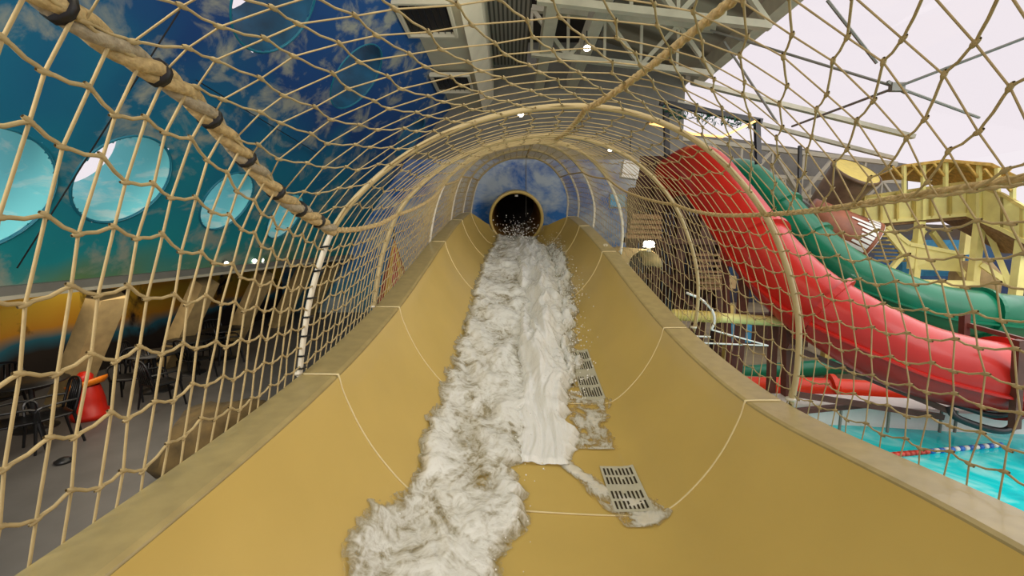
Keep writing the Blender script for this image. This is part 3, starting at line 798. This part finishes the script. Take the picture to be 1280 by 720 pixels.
# litter can
c = gnd(115, 521); lc = thing('litter_can', 'red rounded litter can with a tilted orange lid, among black chairs', 'litter can', c)
MB().lathe([(0, 0), (.25, 0), (.26, .08), (.2, .14), (.19, .3), (.16, .46), (.14, .54)], 24, c).build('can_body', M['canred'], lc, True)
R = Matrix.Rotation(-.3, 3, 'Y')
MB().lathe([(0, .0), (.2, .0), (.26, .05), (.27, .1), (.25, .1), (.2, .05), (0, .04)], 24, c+Vector((0, 0, .52)), R).build('lid_tray', M['canorange'], lc, True)
MB().lathe([(.1, .1), (.11, .18), (.06, .24), (0, .25)], 16, c+Vector((-.05, 0, .52))).build('lid_knob', M['canred'], lc, True)
# red ring hanging on the rib
p = Vector((-6.98, 7.3, 1.72))
tag(MB().tube([p+Vector((0, math.cos(a)*.1, math.sin(a)*.13)) for a in [2*PI*q/16 for q in range(16)]], .025, 6, closed=True).build('hanging_ring', M['rust']), 'small rust-red ring hanging on the tan rib above the litter can', 'ring')
# dropped dark thing on floor
c = gnd(80, 578); mb = MB().lathe([(0, 0), (.09, .0), (.1, .03), (.05, .06), (0, .065)], 12, c); tag(mb.build('floor_cap', M['black'], None, True), 'small dark cap lying on the grey floor near the slide', 'cap')
# bare branch in front of the painted canyon
bt = thing('bare_branch', 'bare dark branching twig standing against the yellow painted wall', 'branch', Vector((-8.6, 6.2, .9)))
def twig(p, d, L, r, dep, mb):
    q = p+d*L; mb.tube([p, p.lerp(q, .5)+Vector((0, .04, .03)), q], [r, r*.85, r*.6], 5)
    if dep:
        for s in (-1, 1): twig(q, (d+Vector((0, s*.6+random.uniform(-.2, .2), .35))).normalized(), L*.65, r*.6, dep-1, mb)
mb = MB(); twig(Vector((-8.6, 6.2, 0)), Vector((0, .12, 1)), .95, .045, 4, mb); mb.build('twigs', M['brown'], bt)
# olive rockwork by the slide
def rock(c, s, seed, name, lab, m='rock'):
    vs = []; rows = []
    for i in range(13):
        th = PI*i/12; row = []
        for j in range(25):
            ph = 2*PI*j/24; d = Vector((math.sin(th)*math.cos(ph), math.sin(th)*math.sin(ph), math.cos(th)))
            k = 1+.28*fbm(d*1.7+Vector((seed, 0, 0)), 4); row.append(Vector((c[0]+d.x*s[0]*k, c[1]+d.y*s[1]*k, max(0, c[2]+d.z*s[2]*k))))
        row[-1] = row[0]; rows.append(row)
    return tag(MB().grid(rows).build(name, M[m], None, True), lab, 'rock')
rock((-3.85, 5.5, .2), (.6, .8, .55), 2.2, 'rockwork', 'low olive rockwork against the outside of the slide behind the net')
rock((-2.6, 7.6, .3), (.6, .9, .6), 6.2, 'rockwork', 'smaller olive rock farther up along the outside of the slide')
# striped pointed tent by the slide
c = Vector((-2.6, 9.6, 0)); tt = thing('pointed_tent', 'tall pointed red and yellow canvas tent beside the slide, seen behind the net', 'tent', c)
H = 2.95
for k in range(12):
    a0, a1 = 2*PI*k/12, 2*PI*(k+1)/12
    pr_ = [(.0, H), (.07, H-.25), (.24, H-.8), (.45, H-1.6), (.72, .0)]
    rows = [[c+Vector((r*math.cos(a), r*math.sin(a), z)) for a in (a0, (a0+a1)/2, a1)] for r, z in pr_]
    MB().grid(rows).build('canvas_panel', M['tentred'] if k % 2 else M['tentyellow'], tt, True)
MB().tube([c+Vector((0, 0, H-.03)), c+Vector((0, 0, H+.18))], [.03, .02], 8).build('finial', M['black'], tt)

# ---------------------------------------------------------------- pool side
# deck and pool basin
def grd(px, py, z):
    d = P(px, py, 1)-Vector((0, 0, CZ)); k = (z-CZ)/d.z
    return Vector((d.x*k, k, z))
WZ = -.85
POOL = [(2.9, -2), (17, -2), (17, 8.4), (9.5, 8.2), (6.6, 8.6), (4.6, 8.5), (2.9, 8.0)]
struct(MB().add([(2.6, -3, WZ-.02), (40, -3, WZ-.02), (40, 26, WZ-.02), (2.6, 26, WZ-.02)], [(0, 1, 2, 3)]).build('ground', M['deck']))
o = MB().add([(x, y, WZ) for x, y in POOL], [tuple(range(len(POOL)))]).build('pool_water', M['pool']); tag(o, 'turquoise swimming pool water below the net and red tube', 'pool water', None, 'stuff')
wl = thing('pool_edge', 'white pool basin wall curving along the far side of the turquoise water', 'pool wall', (9, 8.5, WZ))
rows = []
for p in spline([(17, 8.4, 0), (13, 8.1, 0), (9.5, 8.1, 0), (6.6, 8.5, 0), (4.6, 8.4, 0), (2.95, 7.8, 0)], 8):
    x, y = p.x, p.y; rows.append([Vector((x, y-.05, WZ-.01)), Vector((x, y, WZ+.36)), Vector((x, y+.04, WZ+.40)), Vector((x, y+.6, WZ+.42)), Vector((x, y+.62, WZ-.01))])
MB().grid(rows).build('basin_wall', M['white'], wl, False)
for px, py in ((1056, 548), (1117, 548), (1166, 540), (1180, 538)):
    a = grd(px, py, WZ); a.y = 7.98; k = a.x
    MB().bar((a.x, 8.0, WZ+.05), (a.x+.02, 8.02, WZ+.48), .035).build('wall_post', M['steeld'], wl)
# lane rope
lr = thing('lane_rope', 'floating lane rope of red then blue and white floats on the pool', 'lane rope', grd(1160, 563, WZ))
A, B = grd(1088, 571, WZ+.04), grd(1250, 556, WZ+.04)
for k in range(26):
    u = (k+.5)/26; p = A.lerp(B, u); q = A.lerp(B, u+.028)
    MB().tube([p, q], .045, 8).build('float', M['redband'] if u < .42 else (M['blueband'] if k % 2 else M['white']), lr, True)

# tube slides
def tube_slide(name, pts, rad, m, label, collars, seam=True):
    t = thing(name, label, 'tube slide', pts[0]); c = spline(pts, 8)
    MB().tube(c, rad, 28).build('tube', m, t, True)
    for q in collars:
        i = int(q*8); i = min(len(c)-2, max(1, i)); tg = (c[i+1]-c[i-1]).normalized()
        MB().tube([c[i]-tg*.06, c[i]-tg*.05, c[i]+tg*.05, c[i]+tg*.06], [rad+.005, rad+.10, rad+.10, rad+.005], 28).build('collar_flange', m, t)
    if seam:
        for sd in (1, -1):
            rows = []
            for i in range(1, len(c)-1):
                tg = (c[i+1]-c[i-1]).normalized(); sv = tg.cross(Vector((0, 0, 1))).normalized(); up = sv.cross(tg); o_ = (sv*sd*.96-up*.28).normalized()
                rows.append([c[i]+o_*(rad-.01)+up*.02, c[i]+o_*(rad+.075)+up*.02, c[i]+o_*(rad+.075)-up*.02, c[i]+o_*(rad-.01)-up*.02])
            MB().grid(rows).build('seam_flange', m, t)
    return t
RD = .66
red = tube_slide('tube_slide', [P(842, 222, 13.4), P(872, 212, 12.2), P(902, 246, 10.9), P(950, 312, 9.6), P(1000, 366, 8.7), P(1060, 407, 8.1), P(1130, 443, 7.8), P(1200, 464, 7.7), P(1262, 474, 7.7), P(1330, 478, 7.9)], RD, M['red'], 'big glossy red tube slide sweeping down to the pool', [2.9, 4.6, 7.75])
green = tube_slide('tube_slide', [P(905, 222, 16.5), P(928, 222, 15.6), P(958, 246, 14.6), P(1005, 296, 13.4), P(1055, 338, 12.4), P(1108, 364, 11.8), P(1165, 384, 11.5), P(1228, 393, 11.4), P(1290, 400, 11.6)], .62, M['green'], 'big glossy green tube slide behind the red one', [2.4, 3.2, 6.9])
tube_slide('tube_slide', [P(925, 488, 10.2), P(980, 489, 9.9), P(1040, 491, 9.6), P(1110, 496, 9.3), P(1175, 500, 9.2)], .33, M['orange'], 'lower orange-red tube lying level beneath the big red slide', [2.0], False)
tube_slide('tube_slide', [P(915, 468, 12), P(965, 464, 11.8), P(1020, 460, 11.6), P(1080, 456, 11.4), P(1130, 458, 11.3)], .22, M['green'], 'lower thin green tube lying just above the orange-red one', [], False)

# rusty supports
def post(a, b, w, lab, name='support_post', m='rust', cat='post', grp=None):
    return tag(MB().bar(a, b, w).build(name, M[m]), lab, cat, grp)
def down(px, py, Y, z=WZ):
    p = P(px, py, Y); return p, Vector((p.x, p.y, z))
for px, py, px2, py2, Y, w, lab in ((932, 330, 918, 500, 9.5, .17, 'brown leaning post left of the red tube, first behind the near hoop'), (968, 372, 962, 520, 9.2, .14, 'brown post under the red tube, passing the lower orange tube'), (985, 392, 985, 515, 9.0, .2, 'thick dark brown post just behind the nearest hoop'), (905, 300, 912, 470, 10.5, .12, 'thin brown post by the yellow pipe'), (1274, 425, 1268, 535, 7.0, .11, 'rust-red upright at the end of the red tube'), (1206, 392, 1204, 440, 8.6, .12, 'short rust-red upright holding the handrail before the green tube')):
    post(P(px, py, Y), P(px2, py2, Y), w, lab)
for a, b, w, lab in ((P(1206, 405, 8.6), P(1290, 428, 7.8), .085, 'rust-red handrail sloping before the green tube'), (P(985, 432, 8.6), P(1192, 516, 7.6), .1, 'long rust-red beam sloping beneath the red tube'), (P(990, 492, 8.2), P(1178, 521, 7.9), .1, 'lower rust-red beam above the pool edge'), (P(985, 515, 8.2), P(1090, 505, 8.4), .1, 'short rusty beam beside the nearest hoop foot, above the pool edge')):
    post(a, b, w, lab, 'support_strut', 'rust', 'strut')
tag(MB().tube(spline([P(1186, 508, 7.4), P(1196, 522, 7.3), P(1235, 536, 7.2), P(1258, 538, 7.2), P(1268, 528, 7.2), P(1272, 500, 7.2)], 6), .06, 8).build('cradle_bracket', M['black'], None, True), 'black curved bracket cradling the end of the red tube', 'bracket')
tag(MB().tube(spline([P(1192, 505, 7.5), P(1240, 519, 7.3), P(1268, 516, 7.2)], 6), .05, 8).build('cradle_bracket', M['black'], None, True), 'upper black bar right under the end of the red tube', 'bracket')

# yellow pipe, white rails
yp = thing('yellow_pipe', 'pale yellow ribbed pipe running level behind the near hoop', 'pipe', P(865, 395, 9))
a, b = P(840, 393, 9.2), P(991, 403, 8.9)
MB().tube([a, b], .105, 14).build('pipe', M['yellow'], yp, True)
for k in range(14):
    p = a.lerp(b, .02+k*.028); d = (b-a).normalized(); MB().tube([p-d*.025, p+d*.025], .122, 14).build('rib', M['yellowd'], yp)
tag(MB().tube(spline([P(858, 366, 8), P(876, 374, 8), P(890, 388, 8), P(893, 402, 8), P(889, 412, 8)], 6), .025, 6).build('white_rail', M['white'], None, True), 'white bent pipe rail above the slide rim', 'rail')
wr = thing('wire_rack', 'thin white wire frame sticking out by the slide rim', 'rack', P(865, 425, 8))
for a, b in (((862, 428), (960, 432)), ((889, 412), (960, 432)), ((862, 420), (888, 421))): MB().tube([P(*a, 8), P(*b, 8)], .016, 6).build('wire', M['white'], wr)

# dark wooden play tower behind the pool-side net
TY = 13
tw = thing('play_tower', 'dark brown timber play tower behind the pool-side net', 'tower', Vector((P(845, 400, TY).x, TY, WZ)))
for px in (792, 822, 852, 882, 905):
    MB().bar(P(px, 235, TY), Vector((P(px, 235, TY).x, TY, WZ)), .26).build('tower_post', M['brown'], tw)
for py in (300, 345, 395, 440):
    MB().bar(P(780, py, TY-.2), P(915, py+3, TY-.2), .2, .16).build('floor_beam', M['brown'], tw)
bd = MB()
for k in range(26):
    px = 786+k*4.9; bd.bar(P(px, 240+random.uniform(-4, 4), TY+.5), P(px, 395, TY+.5), .095, .05)
bd.build('plank_wall', M['brown'], tw)
MB().add([P(800, 195, TY+.3), P(878, 195, TY+.3), P(900, 262, TY+.3), P(790, 262, TY+.3)], [(0, 1, 2, 3)]).build('gable', mat('dark_red_boards', (72, 36, 30), .7, var=.4), tw)
for a, b in (((800, 260), (850, 340)), ((905, 330), (860, 420)), ((825, 345), (880, 395))): MB().bar(P(*a, TY-.3), P(*b, TY-.3), .12).build('brace', M['brown'], tw)
for k in range(7):
    MB().bar(P(862+k*1.5, 318+k*7, TY-.9), P(905+k*1.5, 319+k*7, TY-.9), .22, .06).build('stair_tread', M['shingle'], tw)
MB().box(P(895, 352, TY-.6), (.9, .5, .35)).build('tan_drum', M['canvas'], tw)
# shingled awnings
for k, (px0, px1, py, lab) in enumerate(((788, 822, 268, 'tiered brown shingle awning beneath the blue sign'),)):
    t = thing('shingle_awning', lab, 'awning', P(px0, py, 11))
    for q in range(5):
        a = P(px0-q*2+2, py+q*6, 11-q*.1); b = P(px1+1, py+q*6+1, 11-q*.1); MB().add([a, b, b+Vector((.02, -.25, -.1)), a+Vector((-.04, -.25, -.1))], [(0, 1, 2, 3)]).build('shingle_row', M['shingle'], t, False, .03)
for px in (788, 822): MB().bar(P(px, 296, 10.9), Vector((P(px, 296, 10.9).x, 10.9, WZ)), .08).build('awning_post', M['brown'], t)
t = thing('canvas_hood', 'tan curved canvas hood with a dark arched opening by the slide rim', 'hood', P(800, 330, 9.5))
rows = []
for i in range(9):
    a = PI*i/8; r = .38; c0 = P(806, 334, 9.5); rows.append([c0+Vector((-math.cos(a)*r, 0, math.sin(a)*r)), c0+Vector((-math.cos(a)*r-.5, .5, math.sin(a)*r+.05))])
MB().grid(rows).build('hood_shell', M['canvas'], t, True, .03)
c0 = P(806, 334, 9.8); MB().add([c0+Vector((-math.cos(PI*i/8)*.36, 0, math.sin(PI*i/8)*.36)) for i in range(9)], [tuple(range(9))]).build('opening', M['darkroof'], t)
t = thing('hood_lamp', 'bright white lamp on top of the tan canvas hood', 'lamp', P(811, 306, 9.5)); c0 = P(811, 310, 9.5)
MB().lathe([(0, .16), (.1, .15), (.12, .1), (.12, .02)], 16, c0).build('lamp_shade', M['lamp'], t, True); MB().tube([c0+Vector((0, 0, -.08)), c0+Vector((0, 0, .03))], .05, 8).build('base', M['steeld'], t)
t = thing('white_box', 'white square speaker box hanging above the play tower', 'box', P(786, 213, 13)); c0 = P(787, 213, 13); MB().box(c0, (.48, .3, .48), Matrix.Rotation(.15, 3, 'Y')).build('cabinet', M['white'], t); MB().bar(c0+Vector((0, 0, .24)), c0+Vector((0, 0, .9)), .03).build('hanger', M['black'], t)
t = thing('blue_sign', 'small glowing blue sign panel behind the third hoop', 'sign', P(772, 251, 12.5)); c0 = P(772, 251, 12.5); MB().box(c0, (.42, .06, .36)).build('panel', M['blue'], t); MB().box(c0+Vector((0, .04, 0)), (.48, .04, .42)).build('frame', M['steeld'], t)
MB().box(P(800, 258, 13.6), (.9, .06, .35)).build('blue_banner', M['blue'], tw)
for (px, py, lab) in ((918, 415, 'narrow blue panel between the brown posts, first'), (934, 415, 'narrow blue panel between the brown posts, second')):
    tag(MB().box(P(px, py, 11), (.2, .06, .55)).build('blue_board', M['blue']), lab, 'panel')
# behind the supports: dim timber backdrop and boxes
tag(MB().prism([P(935, 392, 15), P(1010, 392, 15), P(1010, 468, 15), P(935, 468, 15)], (0, .3, 0)).build('timber_screen', M['brown']), 'dark timber screen behind the yellow pipe and brown posts', 'screen')
for px, lab in ((1034, 'short yellow post beneath the red tube, first of two'), (1050, 'short yellow post beneath the red tube, second of two'), (912, 'tall yellow post behind the yellow pipe')):
    p = P(px, 380 if px < 1000 else 425, 12.4); tag(MB().bar(p, Vector((p.x, p.y, WZ)), .2).build('yellow_post', M['yellowd']), lab, 'post')

# buckets
def bucket(c, axis, r0, r1, h, lab, body, lidm, drips):
    z = Vector(axis).normalized(); R = z.to_track_quat('Z', 'Y').to_matrix()
    t = thing('tipping_bucket', lab, 'bucket', c)
    MB().lathe([(0, 0), (r0, 0), (lerp(r0, r1, .5)*1.03, h*.5), (r1, h)], 28, c, R).build('bucket_body', body, t, True)
    MB().lathe([(r1, h-.1), (r1+.06, h-.09), (r1+.06, h+.02), (r1, h+.03)], 28, c, R).build('rim_band', body, t, True)
    MB().lathe([(r1, h+.02), (0, h+.025)], 28, c, R).build('lid', lidm, t)
    d = MB()
    for k in range(drips[0]):
        a = drips[1]+k*.19; L = random.uniform(.15, .55)*h; rr = r1+.04
        rows = []
        for q in range(5):
            zz = h+.04-L*q/4; rq = lerp(r0, r1, zz/h)+.045; hw = .09*(1-.5*q/4)
            rows.append([c+R @ Vector((rq*math.cos(a+s*hw), rq*math.sin(a+s*hw), zz)) for s in (-1, 0, 1)])
        d.grid(rows)
    d.build('white_drip', M['white'], t, True)
    return t
bucket(P(1026, 268, 17), (.16, -.62, .75), .60, .78, 1.9, 'brown tipping bucket with a yellow top, above the green tube', M['bucket'], M['lidy'], (5, -1.0))
bucket(P(1006, 268, 15.5), (.8, -.3, -.48), .62, .74, 2.1, 'copper bucket lying tilted with white paint drips, behind the green tube', M['copper'], M['copper'], (33, -2.9))
tag(MB().bar(P(1001, 250, 16), P(1030, 272, 15), .12).build('purple_strut', M['steeld']), 'grey strut leaning beside the brown bucket', 'strut')
tag(MB().bar(P(1000, 182, 16), P(999, 250, 16), .1).build('bucket_hanger', M['black']), 'dark upright rod beside the brown bucket', 'rod')

# ---------------------------------------------------------------- yellow walkway with timber canopy
yw = thing('yellow_walkway', 'raised yellow panelled walkway with a timber canopy behind the green tube', 'walkway', Vector((P(1145, 360, 15).x, 15, WZ)))
def panel(a0, a1, b0, b1, n, m='yellow'):
    """guard panel between top edge a0..a1 and bottom edge b0..b1 with uprights"""
    MB().prism([a0, a1, b1, b0], (0, .08, 0)).build('guard_panel', M[m], yw)
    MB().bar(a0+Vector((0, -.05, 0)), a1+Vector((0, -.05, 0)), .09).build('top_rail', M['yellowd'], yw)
    MB().bar(b0+Vector((0, -.05, 0)), b1+Vector((0, -.05, 0)), .12).build('bottom_rail', M['yellow'], yw)
    for i in range(n+1):
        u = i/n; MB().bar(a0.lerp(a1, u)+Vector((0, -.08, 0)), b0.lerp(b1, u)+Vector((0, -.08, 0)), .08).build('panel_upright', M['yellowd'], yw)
A0, A1, A2, A3 = P(1060, 249, 17), P(1208, 228, 15), P(1250, 243, 13.6), P(1300, 272, 12.4)
B0, B1, B2, B3 = P(1060, 281, 17), P(1208, 268, 15), P(1250, 286, 13.6), P(1300, 312, 12.4)
panel(A0, A1, B0, B1, 7); panel(A1, A2, B1, B2, 2); panel(A2, A3, B2, B3, 2)
back = Vector((1.2, 2.0, 0))
MB().prism([B0, B1, B1+back, B0+back], (0, 0, -.16)).build('walkway_deck', M['shingle'], yw)
MB().prism([B1, B2, B3, B3+back, B1+back], (0, 0, -.16)).build('walkway_deck', M['shingle'], yw)
panel(A0+back, A1+back, B0+back, B1+back, 7, 'yellowd')
for p in (P(1150, 277, 15.6), P(1225, 276, 14.5), P(1278, 300, 13), P(1210, 270, 17)):
    MB().bar(p, Vector((p.x, p.y, WZ)), .22).build('walkway_post', M['yellow'], yw)
for a, b in ((P(1232, 282, 14.5), P(1262, 355, 14)), (P(1155, 288, 15.8), P(1112, 338, 15.8)), (P(1165, 290, 15.8), P(1205, 345, 15.8)), (P(1226, 330, 14.4), P(1266, 358, 14))): MB().bar(a, b, .15).build('brace', M['yellow'], yw)
# descending flight
for a, b, c_, d_ in ((P(1110, 283, 16), P(1138, 305, 15.6), P(1136, 326, 15.6), P(1106, 290, 16)), (P(1138, 305, 15.6), P(1196, 316, 15), P(1206, 340, 15), P(1136, 336, 15.6))):
    MB().prism([a, b, c_, d_], (0, .1, 0)).build('stair_side', M['yellow'], yw); MB().bar(a, b, .12).build('stair_rail', M['yellow'], yw)
for k in range(8):
    p = P(1106+k*4.2, 290+k*5.2, 15.9); MB().box(p+Vector((0, .6, 0)), (.3, 1.1, .05)).build('stair_tread', M['yellowd'], yw)
# timber canopy
cp = [P(1128, 208, 15.8), P(1182, 201, 15), P(1240, 206, 14), P(1272, 222, 13.4)]
bk2 = Vector((1.3, 3.4, -.15))
for a, b in zip(cp, cp[1:]):
    f = MB()
    for i in range(7):
        u = i/7; w = .95/7; p, q = a.lerp(b, u), a.lerp(b, u+w)
        f.prism([p, q, q+bk2, p+bk2], (0, 0, .06))
    f.build('canopy_planks', M['thatch'], yw)
    MB().bar(a, b, .08).build('canopy_beam', M['thatch'], yw)
for px, py0, py1, Y in ((1130, 207, 243, 15.9), (1154, 204, 275, 15.6), (1182, 203, 235, 15.2), (1224, 204, 276, 14.5), (1247, 210, 250, 13.9), (1266, 220, 296, 13.4)):
    a, b = P(px, py0, Y-.15), P(px, py1, Y-.15); MB().bar(a, b, .10).build('canopy_post', M['yellow'], yw)
    for s in (-1, 1): MB().bar(a+Vector((0, 0, -.45)), a+Vector((s*.4, 0, -.03)), .06).build('canopy_brace', M['thatch'], yw)
# blue tarpaulin-like panels and a pale tank under the walkway
tag(MB().prism([P(1128, 300, 18.5), P(1218, 300, 18.5), P(1218, 345, 18.5), P(1128, 345, 18.5)], (0, .2, 0)).build('blue_screen', M['blue']), 'blue screen panel behind the yellow walkway legs', 'screen')
tag(MB().prism([P(1225, 325, 17), P(1290, 325, 17), P(1290, 420, 17), P(1225, 420, 17)], (0, .2, 0)).build('blue_screen', mat('dark_blue_panel', (36, 62, 104), .6)), 'dark blue screen at the photo edge below the walkway', 'screen')
tag(MB().lathe([(0, 0), (.7, 0), (.7, .9), (.4, 1.35), (0, 1.4)], 20, P(1215, 372, 16)).build('pale_tank', M['canvas'], None, True), 'pale rounded tank under the yellow walkway stairs', 'tank')
o = tag(MB().tube([P(1208, 318, 17), P(1208, 350, 17)], .2, 12).build('blue_pipe', mat('bright_blue_pipe', (20, 130, 200), .4), None, True), 'bright blue upright pipe under the walkway', 'pipe')
tag(MB().prism([P(1130, 350, 14), P(1225, 352, 14), P(1225, 360, 14), P(1130, 358, 14)], (0, .4, 0)).build('yellow_ledge', M['yellow']), 'low yellow ledge behind the green tube below the stairs', 'ledge')

# ---------------------------------------------------------------- light
w = bpy.data.worlds.new('overcast_sky'); bpy.context.scene.world = w; w.use_nodes = True
bg = w.node_tree.nodes['Background']; bg.inputs['Color'].default_value = (.93, .86, .90, 1); bg.inputs['Strength'].default_value = .98
def area(name, loc, target, size, power, col):
    l = bpy.data.lights.new(name, 'AREA'); l.shape = 'RECTANGLE'; l.size, l.size_y = size; l.energy = power; l.color = col
    o = bpy.data.objects.new(name, l); C.objects.link(o); o.location = loc
    o.rotation_euler = (Vector(target)-Vector(loc)).to_track_quat('-Z', 'Y').to_euler(); return o
area('skylight_daylight', (12, 7, CZ+5), (4, 6, 0), (12, 14), 820, (1, .97, .93))
area('hall_lamps', (1.2, 4, CZ+5.4), (0, 6, 0), (3, 12), 240, (1, .86, .62))
area('mural_fill', (-2.9, -1.5, CZ+2.2), (-5.6, 8, CZ+1.8), (2.5, 1.5), 300, (1, .92, .8))  # added fill without a fixture, brightens the painted vault
area('seating_fill', (-7.4, 8, 2.1), (-7.6, 8.2, 0), (1.2, 14), 85, (1, .86, .66))  # added under the overhang to lift the dark seating floor, no real lamps
area('ceiling_fill', (3.2, 6, CZ+3.4), (2.6, 6.5, CZ+8), (2, 10), 110, (1, .95, .82))  # extra light aimed upward to brighten soffit and trusses, no fitting there
area('pool_side_fill', (15, -2, CZ+5), (13, 15, CZ), (6, 6), 520, (1, .97, .93))  # added fill to brighten the yellow walkway and the tube slides
sc = bpy.context.scene
sc.view_settings.view_transform = 'Standard'; sc.view_settings.look = 'None'; sc.view_settings.exposure = 0; sc.view_settings.gamma = 1
sc.cycles.max_bounces = 8; sc.cycles.transparent_max_bounces = 24; sc.cycles.use_denoising = True
